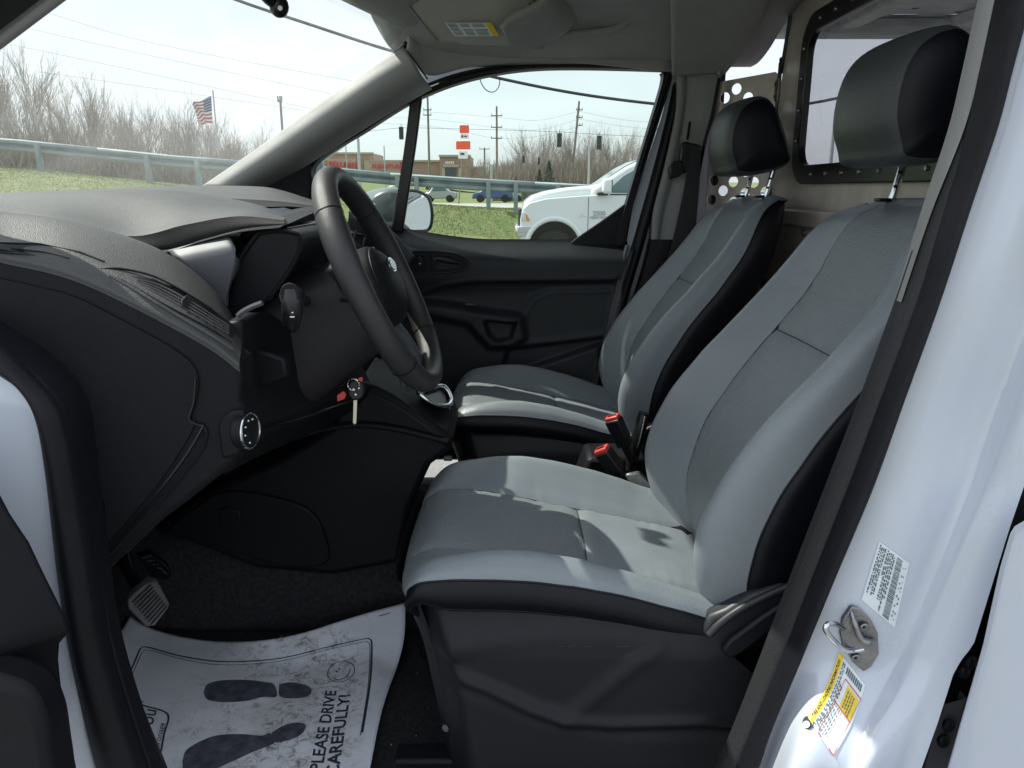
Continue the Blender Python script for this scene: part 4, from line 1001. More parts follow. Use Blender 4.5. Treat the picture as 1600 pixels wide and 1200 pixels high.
# top surface that runs to the windshield
# near pad
A_ = PP([(-120, 356), (-60, 372), (0, 394), (80, 412), (150, 437), (250, 487), (330, 532), (374, 566)], .93)
B_ = PP([(-120, 330), (-60, 348), (0, 370), (100, 386), (195, 420), (290, 468), (350, 515), (377, 545)], .965)
C_ = PP([(-120, 310), (-60, 318), (0, 330), (100, 343), (200, 370), (272, 403), (332, 452), (379, 520)], 1.06)
D_ = [p + V((-.01, .05, -.035)) for p in C_]; D2 = [p + V((-.03, .06, -.11)) for p in C_]
pad = loft('dash_pad', [[p + V((0, -.002, -.012)) for p in A_], A_, B_, C_, D_, D2], 'dash_plastic_sunlit', db, nu=44, nv=70)
# driver hood over the instruments
H0 = PP([(-140, 312), (-60, 308), (0, 303), (90, 299), (200, 298), (290, 300), (390, 317), (440, 334)], 1.52)
H1 = PP([(-140, 316), (-60, 313), (0, 309), (90, 305), (200, 303), (290, 308), (390, 324), (444, 339)], 1.36)
H2 = PP([(-140, 330), (-60, 326), (0, 328), (90, 334), (204, 352), (290, 342), (380, 332), (445, 341)], 1.20)
H3 = PP([(-140, 345), (-60, 342), (0, 346), (100, 356), (208, 369), (290, 351), (370, 338), (444, 344)], 1.14)
H4 = PP([(-140, 365), (-60, 362), (0, 372), (120, 386), (250, 390), (320, 372), (380, 357), (446, 350)], 1.13)
H5 = [p + V((-.01, .02, -.004)) for p in H4]; H6 = [p + V((-.02, .38, .02)) for p in H4]
loft('instrument_hood', [[p + V((-.02, .1, -.03)) for p in H0], H0, H1, H2, H3], 'dash_plastic_sunlit', db, nu=44, nv=60)
loft('hood_underside', [H3, H4, H5, H6], 'dash_plastic', db, nu=24, nv=60)  # stays in the dark plastic so the turned-down face reads as shaded
# centre hood
G0 = PP([(100, 299), (200, 294), (300, 291), (400, 292), (440, 298), (490, 314)], 2.0)
G1 = PP([(100, 303), (200, 299), (300, 297), (400, 300), (448, 308), (492, 320)], 1.80)
G2 = PP([(100, 312), (200, 308), (300, 308), (400, 312), (450, 316), (493, 322)], 1.68)
G3 = PP([(100, 330), (200, 326), (300, 326), (400, 326), (452, 324), (492, 326)], 1.66)
loft('centre_hood', [[p + V((-.02, .05, -.04)) for p in G0], G0, G1, G2], 'dash_plastic_sunlit', db, nu=24, nv=40)
loft('centre_hood_underside', [G2, G3, [p + V((-.03, .25, .0)) for p in G3]], 'dash_plastic', db, nu=12, nv=40)  # same split as the driver hood: shaded face in the dark plastic
# panel left of the instruments (sunlit silver grey face) and cluster cowl
S0 = PP([(262, 391), (300, 381), (340, 373), (357, 371), (364, 377)], 1.12); S1 = PP([(275, 404), (310, 398), (340, 392), (360, 388), (368, 392)], 1.10)
S2 = PP([(296, 424), (320, 424), (345, 420), (358, 418), (364, 420)], 1.095); S3 = PP([(330, 470), (338, 480), (346, 486), (350, 480), (353, 470)], 1.10)
loft('cluster_side_panel', [S0, S1, S2, S3], 'silver_plastic', db, nu=20, nv=16, thick=.03, offset=-1)
cow = smoothpix([(397, 372), (404, 364), (425, 360), (447, 361), (466, 366), (471, 376), (466, 398), (447, 432), (420, 468), (395, 488), (368, 497), (350, 492), (356, 470), (362, 440), (372, 408)], 48)
cl = prism('cluster_cowl', [P(u, v, 1.13) for u, v in cow], (0, .26, 0), 'dark_trim', db, bev=.008, seg=3)
tube('cowl_lip', [P(u, v, 1.128) for u, v in [(362, 440), (372, 408), (397, 372), (404, 365), (425, 361), (447, 361), (466, 366), (471, 377), (466, 398), (447, 432), (420, 468)]], .0028, 'dash_plastic', cl, n=40, seg=6)
prism('cluster_visor', [P(u, v, 1.2) for u, v in ((372, 366), (400, 352), (445, 352), (452, 362), (405, 362), (380, 385))], (0, .2, 0), 'black_gloss', db, bev=.004)
# side defroster slot and end vent, raised dark pieces that paint in the recess shade, with frames
def padpt(u, v):
    """point of the pad between its edge and its ridge"""
    def at(line, uu):
        for a, b in zip(line[:-1], line[1:]):
            if a[0] <= uu <= b[0]: return a[1] + (b[1] - a[1]) * (uu - a[0]) / (b[0] - a[0])
        return line[-1][1]
    la = [(-120, 356), (-60, 372), (0, 394), (80, 412), (150, 437), (250, 487), (330, 532), (374, 566)]; lb = [(-120, 330), (-60, 348), (0, 370), (100, 386), (195, 420), (290, 468), (350, 515), (377, 545)]
    a, b = at(la, u), at(lb, u); t = (a - v) / max(1, (a - b)); return P(u, v, .93 + .035 * t - .0035)
def pprism(name, pix, m, parent, dep=.004, bev=.001, off=0):
    pts = [padpt(u, v) + V((0, -off, 0)) for u, v in pix]
    return prism(name, pts, (0, dep, 0), m, parent, bev=bev)
dv = pprism('defroster_vent', [(-30, 384), (0, 383), (60, 384), (120, 396), (160, 408), (150, 411), (118, 408), (60, 400), (0, 394), (-30, 390)], 'dark_trim', db, bev=.001)
tube('vent_blade', [padpt(u, v) + V((0, -.002, 0)) for u, v in ((18, 388), (70, 394), (110, 404))], .0012, 'dash_plastic', dv, seg=5)
tube('vent_rim', [padpt(u, v) for u, v in [(-30, 381), (0, 380), (60, 381), (125, 394), (163, 409)]], .0014, 'dark_trim', dv, seg=5)
av = pprism('air_vent', [(203, 431), (240, 436), (275, 452), (322, 480), (356, 504), (368, 519), (362, 528), (330, 512), (290, 491), (250, 467), (215, 447)], 'black_gloss', db)
for k in range(4):
    a = k / 3
    tube('vent_slat', [padpt(u, v) + V((0, -.0016, 0)) for u, v in ((216 + 6 * a, 437 + 7 * a), (252, 446 + 15 * a), (300, 472 + 15 * a), (330, 491 + 14 * a), (358, 509 + 12 * a))], .0015, 'dash_plastic_sunlit', av, n=18, seg=6)
for k in range(9):
    u_ = 238 + k * 13.5; v_ = 441 + (u_ - 238) * .60; tube('vent_vane', [padpt(u_, v_) + V((0, -.0006, 0)), padpt(u_ + 4, v_ + 15) + V((0, -.0006, 0))], .0010, 'dash_plastic', av, seg=4)
tube('vent_lip', [padpt(u, v) + V((0, -.001, 0)) for u, v in ((172, 431), (205, 448), (250, 476), (330, 524), (364, 546))], .0024, 'dash_plastic_sunlit', av, n=20, seg=6)
tube('vent_rim', [padpt(u, v) for u, v in [(155, 421), (190, 420), (235, 430), (270, 446), (320, 476), (368, 512)]], .0014, 'dark_trim', av, n=20, seg=5)
for k in range(1):
    tube('vent_blade', [padpt(u, v) + V((0, -.0015, 0)) for u, v in ((190 + k * 6, 437 + k * 6), (262 + k * 2, 478 + k * 3), (330, 514 + k * 5), (362, 535 + k * 4))], .0016, 'dash_plastic', av, n=14, seg=5)
pprism('vent_slider', [(285, 469), (292, 460), (330, 482), (327, 492), (322, 497), (287, 478)], 'dash_plastic', av, dep=.012, bev=.003, off=.006)
# end cap facing the open door
ec = [(-140, 352), (-60, 374), (0, 397), (80, 415), (150, 440), (250, 490), (330, 535), (372, 566), (377, 590), (372, 625), (386, 645), (389, 680), (380, 708), (350, 738), (290, 786), (250, 815), (165, 895), (150, 900), (120, 760), (-140, 760)]
cap = prism('dash_end', [P(u, v, .93) for u, v in ec], (0, .06, 0), 'dash_plastic', db, bev=.010, seg=3)
ip = smoothpix([(-140, 425), (-60, 428), (0, 436), (60, 449), (120, 466), (200, 506), (262, 540), (296, 565), (309, 590), (306, 625), (295, 655), (304, 664), (262, 735), (210, 800), (158, 858), (152, 850), (140, 760), (-140, 760)], 90)
prism('fuse_panel', [P(u, v, .9265) for u, v in ip], (0, .006, 0), 'dash_plastic', db, bev=.0035, seg=3)
tube('panel_gap', [P(u, v, .926) for u, v in ((306, 592), (303, 628), (296, 655), (312, 664), (316, 668), (290, 712), (250, 765), (210, 812), (160, 866))], .0016, 'black_gloss', db, seg=5, n=40)
tube('trim_crease', [P(u, v, .929) for u, v in ((314, 662), (322, 676), (316, 700), (296, 728), (270, 760), (215, 820), (163, 876))], .003, 'dash_plastic', db, seg=6, n=40)
# headlight knob
hs = prism('headlight_switch', [P(u, v, .935) for u, v in ((345, 662), (352, 648), (366, 638), (384, 636), (388, 650), (388, 690), (378, 706), (352, 714), (349, 700))], (0, .02, 0), 'dark_trim', db, bev=.004)
hs.location += V((0, -.012, 0))
kc = P(373, 673, .93); ka = V((.985, -.17, .03)).normalized()
disc('switch_knob', kc, ka, .0225, .016, 'dark_trim', hs, bev=.002); x_ = ka.orthogonal().normalized(); y_ = ka.cross(x_)
tube('knob_ring', [kc + ka * .016 + (x_ * math.cos(a * R(15)) + y_ * math.sin(a * R(15))) * .0225 for a in range(24)], .0017, 'chrome', hs, closed=True, seg=6)
for a in (20, 60, 100, 140, 200): sphere('knob_mark', kc + ka * .017 + (x_ * math.cos(R(a)) + y_ * math.sin(R(a))) * .015, .0013, 'label_white', hs, seg=6)
# knee panel below the column
loft('knee_panel', [PP([(376, 505), (377, 560), (379, 620), (386, 690), (350, 742)], 1.00), PP([(420, 490), (425, 550), (430, 610), (440, 668), (400, 715)], 1.10), PP([(490, 540), (500, 590), (500, 610), (500, 645), (455, 690)], 1.24), PP([(560, 560), (575, 590), (580, 605), (560, 634), (520, 660)], 1.42)], 'dark_trim', db, thick=.02, offset=-1)
tube('panel_joint', [P(u, v, y) for u, v, y in ((380, 668, 1.0), (450, 660, 1.1), (520, 636, 1.25), (560, 622, 1.40))], .002, 'black_gloss', db, seg=5, n=20)
prism('kick_panel', [P(u, v, 1.05) for u, v in ((395, 545), (420, 552), (445, 560), (450, 590), (398, 610))], (0, .03, 0), 'dark_trim', db, bev=.005)
tube('dash_bead', [P(u, v, 1.02) for u, v in ((372, 494), (378, 488), (392, 480), (410, 473))], .004, 'silver_plastic', db, n=12, seg=6)
# centre stack and passenger vents glimpsed through the wheel
loft('centre_stack', [PP([(470, 350), (520, 358), (560, 380), (590, 425), (640, 500)], 1.58), PP([(470, 360), (500, 372), (540, 410), (570, 460), (600, 540)], 1.52), PP([(470, 400), (490, 430), (520, 470), (545, 520), (560, 600)], 1.50)], 'dash_plastic', db, thick=.03, offset=-1)
for k in range(4):
    tube('vent_slat', [P(476 + k * 6, 352 + k * 13, 1.53), P(508 + k * 9, 362 + k * 15, 1.56)], .003, 'silver_plastic', db, seg=6)
prism('centre_vent', [P(u, v, 1.52) for u, v in ((472, 372), (505, 384), (525, 410), (512, 420), (480, 402))], (0, .02, 0), 'black_gloss', db, bev=.004)
loft('dash_right_end', [PP([(545, 330), (575, 336), (600, 350), (625, 372), (648, 400)], 2.26), PP([(545, 345), (570, 352), (592, 368), (615, 392), (636, 420)], 2.20), PP([(540, 375), (560, 385), (580, 405), (602, 432), (625, 470)], 2.16), PP([(530, 430), (550, 440), (570, 460), (592, 490), (612, 540)], 2.14)], 'dash_plastic', db, thick=.03, offset=-1)
sv = prism('side_vent', [P(u, v, 2.17) for u, v in ((548, 362), (570, 366), (592, 384), (606, 402), (598, 408), (572, 388), (550, 376))], (0, .02, 0), 'black_gloss', db, bev=.003)
for k in range(3): tube('vent_slat', [P(556 + k * 14, 360 + k * 12, 2.165), P(552 + k * 14, 378 + k * 12, 2.165)], .003, 'silver_plastic', sv, seg=5)

# ---- console and footwell
cs = empty('centre_console', (0, 0, 0), None, None); cs.parent = van; cs.location = -van.location
side_px = [(535, 600), (560, 592), (620, 625), (690, 672), (706, 684), (704, 705), (672, 728), (652, 770), (640, 800), (625, 880), (520, 900), (400, 890), (300, 850), (235, 830), (330, 765), (440, 715), (520, 665)]
prism('console_side', [P(u, v, 1.50) for u, v in side_px], (0, .22, 0), 'dark_trim', cs, bev=.014, seg=3)
tube('console_crease', [P(u, v, 1.495) for u, v in ((380, 712), (440, 690), (500, 672), (560, 664), (620, 670), (700, 690))], .007, 'dark_trim', cs, n=30, seg=8)
kp = smoothpix([(335, 772), (370, 768), (430, 778), (480, 796), (505, 830), (510, 880), (440, 884), (330, 850), (260, 832)], 50)
prism('access_panel', [P(u, v, 1.492) for u, v in kp], (0, .01, 0), 'dark_trim', cs, bev=.004, seg=3)
prism('clip_cover', [P(u, v, 1.488) for u, v in ((341, 796), (360, 792), (375, 800), (378, 818), (360, 822), (343, 820))], (0, .01, 0), 'dark_trim', cs, bev=.003)
stp = [(545, 585), (640, 640), (705, 686), (700, 670), (712, 640), (640, 585), (570, 560)]
loft('console_top', [PP([(540, 588), (600, 612), (660, 652), (706, 686)], 1.50), PP([(560, 570), (625, 596), (680, 630), (712, 664)], 1.60), PP([(600, 560), (650, 582), (700, 612), (716, 640)], 1.72)], 'dash_plastic', cs, thick=.02, offset=-1)
bz = [P(u, v, y) for u, v, y in ((655, 620, 1.56), (668, 616, 1.60), (690, 609, 1.66), (700, 616, 1.66), (706, 630, 1.63), (702, 639, 1.60), (688, 640, 1.575), (670, 632, 1.56))]
tube('shifter_bezel', [p + V((0, -.012, .012)) for p in bz], .0055, 'chrome', cs, closed=True, n=40, seg=8)
sh = prism('shifter_gate', [p + V((0, -.008, .006)) for p in bz], (0, .012, -.01), 'black_gloss', cs, bev=.002)
loft('firewall_carpet', [PP([(150, 850), (250, 820), (360, 845), (500, 880), (640, 870)], 1.62), PP([(150, 900), (250, 890), (360, 900), (500, 915), (640, 905)], 1.60), [PZ(u, v, .44) for u, v in ((130, 945), (230, 925), (360, 930), (500, 920), (650, 905))], [PZ(u, v, .39) for u, v in ((120, 990), (230, 970), (360, 975), (500, 960), (660, 930))]], 'carpet', cs, thick=.01)
prism('tunnel', [(-1.1, 1.50, .40), (-1.1, 1.53, .60), (-1.1, 1.58, .66), (-1.1, 1.74, .66), (-1.1, 1.80, .60), (-1.1, 1.82, .40)], (1.75, 0, 0), 'carpet', cs, bev=.02)

# pedals
bp_ = prism('brake_pedal', [P(u, v, y) for u, v, y in ((200, 938, 1.27), (208, 928, 1.285), (232, 908, 1.31), (246, 910, 1.31), (265, 945, 1.29), (262, 952, 1.285), (242, 978, 1.26), (228, 980, 1.255), (201, 952, 1.265))], (-.012, .02, 0), 'pedal_rubber', van, bev=.003)
a, b, c, d = P(203, 940, 1.268), P(236, 909, 1.308), P(264, 946, 1.288), P(236, 979, 1.257)
for k in range(9):
    t = (k + .5) / 9; tube('pedal_rib', [a.lerp(d, t).lerp(b.lerp(c, t), .06) + V((.001, -.002, 0)), a.lerp(d, t).lerp(b.lerp(c, t), .94) + V((.001, -.002, 0))], .0013, 'dark_trim', bp_, seg=5)
tube('pedal_arm', [P(232, 940, 1.30), P(205, 900, 1.34), P(190, 860, 1.38)], [.010, .012, .014], 'black_gloss', bp_, n=8)
ap = prism('accelerator_pedal', [P(u, v, 1.42) for u, v in ((213, 868), (235, 865), (262, 885), (268, 900), (262, 908), (240, 905))], (-.01, .02, 0), 'dark_trim', van, bev=.003)
for k in range(5): tube('pedal_rib', [P(222 + k * 8, 872 + k * 5, 1.417), P(236 + k * 6, 868 + k * 7, 1.417)], .0012, 'pit_grey', ap, seg=5)

bm = bmesh.new(); rr0 = random.Random(2)
for k in range(160):
    x, y = rr0.uniform(-.75, .1), rr0.uniform(.92, 1.5); s_ = rr0.uniform(.0006, .0018); z = floorz(x, y) + .001
    bm.faces.new([bm.verts.new((x + s_ * math.cos(a + k), y + s_ * math.sin(a + k), z + s_ * (a > 3))) for a in (0, 2.1, 4.2)])
tag(finish(bm, 'grit', 'label_white', van, smooth=False), kind='stuff')
# ---- steering column and wheel
st = empty('steering_column', (0, 0, 0), None, None); st.parent = van; st.location = -van.location
WC = V((-.208, 1.245, 1.205)); TA = R(24.5); ax = V((math.cos(TA), 0, math.sin(TA))); up_ = V((-math.sin(TA), 0, math.cos(TA))); yy = V((0, 1, 0))
def wp(a, r, d=0): return WC + (up_ * math.cos(a) + yy * math.sin(a)) * r + ax * d
def shroud(s, t):
    c = WC - ax * (.045 + .22 * s); a = t * 2 * math.pi
    hw = .075 + .012 * s; hh = .062 + .035 * s; k = 1 if 0.03 < s < .99 else .93
    ca, sa = math.cos(a), math.sin(a); sq = 2.6
    rx = abs(ca) ** (2 / sq) * (1 if ca > 0 else -1); ry = abs(sa) ** (2 / sq) * (1 if sa > 0 else -1)
    return c + up_ * (hh * rx * (1.0 if rx > 0 else 1.55) * k) + yy * (hw * ry * k)
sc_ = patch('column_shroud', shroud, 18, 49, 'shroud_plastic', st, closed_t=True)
prism('shroud_cap', [shroud(.001, k / 32) for k in range(32)], -ax * .004, 'dark_trim', st)
tube('shroud_joint', [shroud(s / 10, .22) + V((0, -.0005, 0)) for s in range(11)], .0013, 'black_gloss', st, seg=5)
sk = tube('indicator_stalk', [P(478, 470, 1.17), P(468, 468, 1.12), P(460, 464, 1.07), P(455, 462, 1.035)], [.008, .009, .014, .016], 'buckle_black', st, n=14, seg=12)
tube('stalk_tip', [P(458, 455, 1.035), P(457, 480, 1.03), P(455, 505, 1.045), P(460, 514, 1.06)], [.0155, .015, .012, .006], 'buckle_black', sk, n=14, seg=12)
disc('stalk_end', P(454, 458, 1.024), (-.05, -1, .2), .0135, .003, 'dash_plastic', sk, bev=.001, seg=20)
tube('wiper_stalk', [P(560, 520, 1.33), P(600, 515, 1.42), P(622, 520, 1.47)], [.008, .009, .007], 'buckle_black', st, n=10)
disc('ignition_barrel', P(548, 598, 1.27), (.5, -.2, -.6), .013, .02, 'dark_trim', st)

swl = empty('steering_wheel', (0, 0, 0), None, None); swl.parent = van; swl.location = -van.location
RW = .181
def rim(s, t):
    a = s * 2 * math.pi; b = t * 2 * math.pi
    grip = 1 + .10 * (math.exp(-((math.degrees(a) % 360 - 60) / 22) ** 2) + math.exp(-((math.degrees(a) % 360 - 300) / 22) ** 2))
    r1 = .0165 * grip; r2 = .0195 * grip
    low = 1 - .04 * max(0, -math.cos(a)) ** 4
    return wp(a, RW * low + math.cos(b) * r1, math.sin(b) * r2)
mat('wheel_leather', (0.026, 0.025, 0.027), 0.44, grain=.45, gscale=850, gtype='VOR', var=.12, vscale=30)
patch('wheel_rim', rim, 97, 21, 'wheel_leather', swl, closed_t=True)
for a in (48, 130, 230, 312):
    tube('rim_seam', [wp(R(a), RW + math.cos(k * R(15)) * .0178, math.sin(k * R(15)) * .0208) for k in range(24)], .0009, 'black_gloss', swl, closed=True, seg=4)
def hub(s, t):
    a = t * 2 * math.pi; r = s * (.066 + .010 * math.cos(2 * a) * 0 + .012 * abs(math.sin(a)) ** 3)
    d = .012 + .030 * (1 - s ** 3.2)
    if s > .98: d = -.01
    return wp(a, r * (1.12 if math.cos(a) < 0 else 1.0), d - .016)
hb_ = patch('airbag_cover', hub, 22, 49, 'dash_plastic', swl, closed_t=True)
patch('hub_back', lambda s, t: wp(t * 2 * math.pi, .078 * (1 - .35 * s), -.022 - .04 * s), 6, 33, 'dark_trim', swl, closed_t=True)
for a, wd in ((80, .030), (280, .030), (155, .024), (205, .024)):
    a0 = R(a)
    def spoke(s, t, a0=a0, wd=wd):
        r = .055 + (.176 - .055) * s; d = -.018 + .016 * math.sin(s * math.pi) * .4 + .006 * s; b = (t - .5) * 2
        tang = -up_ * math.sin(a0) + yy * math.cos(a0)
        return wp(a0, r, d - .008 * b * b) + tang * (b * wd * (1 - .35 * math.sin(s * math.pi)))
    patch('spoke', spoke, 12, 9, 'silver_plastic' if a in (155, 205) else 'dash_plastic', swl, thick=.014, offset=-1)
for a in (84, 276): box('spoke_button', wp(R(a), .10, -.006), (.006, .03, .022), 'black_gloss', swl, bev=.002, rot=(-TA, 'Y'))
def em(name, rx, ry, d, m, th=.002): 
    return prism(name, [WC + up_ * (.020 + ry * math.sin(k * R(12))) + yy * (rx * math.cos(k * R(12))) + ax * d for k in range(30)], ax * th, m, hb_, bev=.0006)
mat('emblem_blue', (0.03, 0.07, 0.22), 0.12, coat=1.0, metal=.4)
em('emblem_rim', .026, .0125, .0235, 'chrome', .003); em('emblem_face', .0225, .0098, .0268, 'emblem_blue', .001)

# key in the ignition
tube('cover_seam', [hub(.88, k / 40) for k in range(40)], .0011, 'dark_trim', swl, closed=True, seg=5)
for k in range(4): box('stalk_mark', P(452 + k * 1.6, 474 + k * 7, 1.018), (.006, .002, .0015), 'label_white', sk)
ky = empty('key_bunch', P(556, 600, 1.22), 'car key with black fob, red tag and brass key hanging from the ignition', 'keys')
KY = 1.215
prism('key_fob', [P(u, v, KY) for u, v in smoothpix([(545, 598), (556, 592), (567, 600), (568, 615), (562, 625), (550, 625), (543, 614)], 20)], (0, .012, 0), 'buckle_black', ky, bev=.003)
prism('key_blade', [P(u, v, KY + .004) for u, v in ((552, 625), (558, 625), (557, 661), (554, 664), (551, 661))], (0, .003, 0), 'key_metal', ky, bev=.0006)
tube('key_ring', [P(552 + 9 * math.cos(a * R(20)), 601 + 9 * math.sin(a * R(20)), KY - .003) for a in range(18)], .001, 'chrome', ky, closed=True, seg=5)
prism('red_tag', [P(u, v, KY + .005) for u, v in ((526, 618), (536, 611), (541, 616), (538, 624), (527, 628))], (0, .003, 0), 'red_plastic', ky, bev=.001)
disc('fob_button', P(564, 592, KY - .002), (0, -1, 0), .0035, .003, 'red_plastic', ky, seg=12)
for u, v in ((553, 608), (561, 606), (556, 616)): disc('fob_stud', P(u, v, KY - .001), (0, -1, 0), .0017, .002, 'chrome', ky, seg=8)

# ---- driver side door aperture: seal and painted jamb, front lower corner
def strip_px(name, left, right, yl, yr, m, parent, bulge=0.0, n=60, thick=.02, nu=13):
    L_ = resample(PP(left, yl), n); R_ = resample(PP(right, yr), n)
    rows = []
    for k in range(nu):
        t = k / (nu - 1); rows.append([a.lerp(b, t) + V((0, -bulge * math.sin(t * math.pi), 0)) for a, b in zip(L_, R_)])
    bk_ = V((0, thick + .001, 0)); rows = [[p + bk_ for p in rows[0]]] + rows + [[p + bk_ for p in rows[-1]]]
    bm = bmesh.new(); g_ = [[bm.verts.new(p) for p in r] for r in rows]
    for i in range(len(rows) - 1):
        for j in range(n - 1): bm.faces.new((g_[i][j], g_[i + 1][j], g_[i + 1][j + 1], g_[i][j + 1]))
    return finish(bm, name, m, parent, angle=50)
fl_in = [(-60, 478), (0, 515), (60, 556), (105, 600), (128, 650), (140, 740), (155, 850), (180, 1010), (240, 1200), (290, 1320)]
fl_mid = [(-60, 508), (0, 545), (45, 585), (84, 630), (104, 690), (120, 790), (134, 880), (160, 1030), (212, 1200), (255, 1320)]
fl_out = [(-60, 550), (0, 588), (35, 615), (56, 660), (70, 740), (82, 840), (92, 920), (112, 1040), (150, 1200), (190, 1320)]
strip_px('door_seal', fl_in, fl_mid, .905, .875, 'rubber', van, bulge=.008)
strip_px('door_seal', [(a + 1, b) for a, b in fl_mid], fl_out, .872, .868, 'rubber', van, bulge=.014)
fl_far = [(-260, 640), (-200, 690), (-160, 740), (-130, 800), (-100, 880), (-70, 960), (-20, 1040), (30, 1120), (90, 1210), (150, 1320)]
strip_px('door_jamb', fl_out, fl_far, .872, .84, 'white_paint', van)
# inside of the sill below the seal
loft('sill_trim', [PP([(150, 850), (180, 1010), (240, 1200), (290, 1320)], .90), PP([(160, 880), (200, 1040), (262, 1200), (310, 1320)], .985)], 'dark_trim', van, nu=6, thick=.01, offset=-1)

# open driver door, its trim at the lower left
dd = empty('driver_door', (0, 0, 0), None, None); dd.parent = van; dd.location = -van.location
door_px = [(-160, 640), (-60, 690), (-8, 742), (22, 800), (52, 845), (78, 900), (108, 960), (117, 982), (112, 990), (100, 1004), (98, 1030), (103, 1080), (128, 1210), (150, 1300), (-160, 1300)]
prism('door_trim', [P(u, v, .78) for u, v in door_px], (-.06, -.05, 0), 'dash_plastic', dd, bev=.008, seg=3)
prism('speaker_pod', [P(u, v, .70) for u, v in smoothpix([(-160, 1050), (-60, 1052), (0, 1064), (42, 1083), (66, 1128), (76, 1180), (84, 1260), (60, 1330), (-160, 1330)], 40)], (0, .05, 0), 'dark_trim', dd, bev=.012, seg=3)
plate('door_skin', [(-2.0, .45), (-.80, .45), (-.80, 1.2), (-2.0, 1.2)], [], .01, (V((.1, .62, 0)) + V((0, -.2, 0)), V((.8, .6, 0)), FZ), 'white_paint', dd)

# ---- near B pillar
UE = [(-60, 1645), (0, 1612), (30, 1600), (200, 1555), (480, 1462), (620, 1412), (756, 1364), (900, 1303), (1130, 1206), (1200, 1183), (1320, 1138)]
def uedge(v):
    for (a, ua), (b, ub) in zip(UE[:-1], UE[1:]):
        if v <= b: return ua + (ub - ua) * (v - a) / (b - a)
    return UE[-1][1]
JE = [(0, .872), (18, .866), (45, .857), (80, .850), (120, .849), (150, .845), (180, .824), (215, .806), (265, .795), (320, .788), (420, .774), (520, .77)]
JP = [V((a, b, 0)) for a, b in JE]
def jy(e, v):
    y = JE[-1][1]
    for k in range(len(JE) - 1):
        if e <= JE[k + 1][0]:
            t = max(0, (e - JE[k][0]) / (JE[k + 1][0] - JE[k][0])); y = crom([V((j_[1], 0, 0)) for j_ in JE], (k + t) / (len(JE) - 1)).x; break
    y += .010 * math.exp(-((v - 640) / 130) ** 2) * math.exp(-((e - 95) / 60) ** 2)
    y -= .006 * math.exp(-((v - 900) / 160) ** 2) * math.exp(-((e - 110) / 60) ** 2)
    y -= .075 * sst(1020, 1230, v) * sst(4, 60, e) * (1 - .8 * sst(150, 240, e))
    return y
GAPL = [(600, 1690), (700, 1620), (760, 1600), (830, 1576), (1008, 1521), (1030, 1503), (1052, 1490), (1130, 1465), (1200, 1440), (1320, 1400)]
def lerp_t(tab, v):
    if v <= tab[0][0]: return tab[0][1]
    for (a, x), (b, y) in zip(tab[:-1], tab[1:]):
        if v <= b: return x + (y - x) * (v - a) / (b - a)
    return tab[-1][1]
def jpt(u, v, off=0.0): return P(u, v, jy(u - uedge(v), v) - off)
bm = bmesh.new(); g_ = []
for i in range(110):
    v = -60 + 1380 * i / 109; u0 = uedge(v); u1 = min(max(1700, u0 + 90), lerp_t(GAPL, v)) if v > 600 else max(1700, u0 + 90)
    r_ = [bm.verts.new(jpt(u0 + (u1 - u0) * j / 60, v)) for j in range(61)]
    last = P(u1, v, jy(u1 - u0, v)); r_.append(bm.verts.new(last + V((.004, .012, 0)))); r_.append(bm.verts.new(last + V((.004, .08, 0))))
    g_.append(r_)
for a_, b_ in zip(g_[:-1], g_[1:]):
    for j in range(len(a_) - 1): bm.faces.new((a_[j], b_[j], b_[j + 1], a_[j + 1]))
jm = finish(bm, 'pillar_jamb', 'white_paint', van, angle=70)
# seal beside the jamb: dark lip, ribbed strip, light upper trim
vv = [-60, 0, 100, 200, 330, 470, 620, 756, 900, 1040, 1130, 1200, 1320]
lipR = [(uedge(v) + 3, v) for v in vv]
midL = [(1588, -60), (1571, 0), (1549, 100), (1525, 200), (1482, 330), (1440, 470), (1384, 620), (1333, 756), (1276, 900), (1222, 1040), (1184, 1130), (1155, 1200), (1108, 1320)]
ribL = [(1570, -60), (1553, 0), (1532, 100), (1506, 200), (1455, 330), (1407, 470), (1352, 620), (1299, 756), (1243, 900), (1190, 1040), (1155, 1130), (1126, 1200), (1078, 1320)]
strip_px('door_seal', midL, lipR, .868, .862, 'rubber', van, bulge=.016, thick=.03)
strip_px('ribbed_trim', ribL, [(a - 2, b) for a, b in midL], .892, .876, 'rubber_ribbed', van, bulge=.004, thick=.012)
strip_px('upper_pillar_trim', [(1552, -60), (1536, 0), (1514, 100), (1490, 200), (1447, 330), (1404, 470)], [(1571, -60), (1554, 0), (1533, 100), (1507, 200), (1456, 330), (1408, 472)], .90, .888, 'light_trim', van, bulge=.003, thick=.010)
# the inside of the pillar behind the seal
prism('pillar_inner', [P(1592, 0, .915), P(1462, 430, .915), P(1335, 780, .915), P(1190, 1170, .915), P(1190, 1260, .90), P(1500, 780, .90), P(1640, 300, .90), P(1680, 0, .90)], (0, .05, 0), 'dark_trim', van, bev=.004)
box('dark_gap_filler', (.56, 1.65, .49), (.34, 1.5, .15), 'dark_trim', van, bev=.01)  # added dark block that hides the bright gap behind the seats
box('pillar_core', (.68, .86, 1.15), (.20, .06, 1.4), 'dark_trim', van)

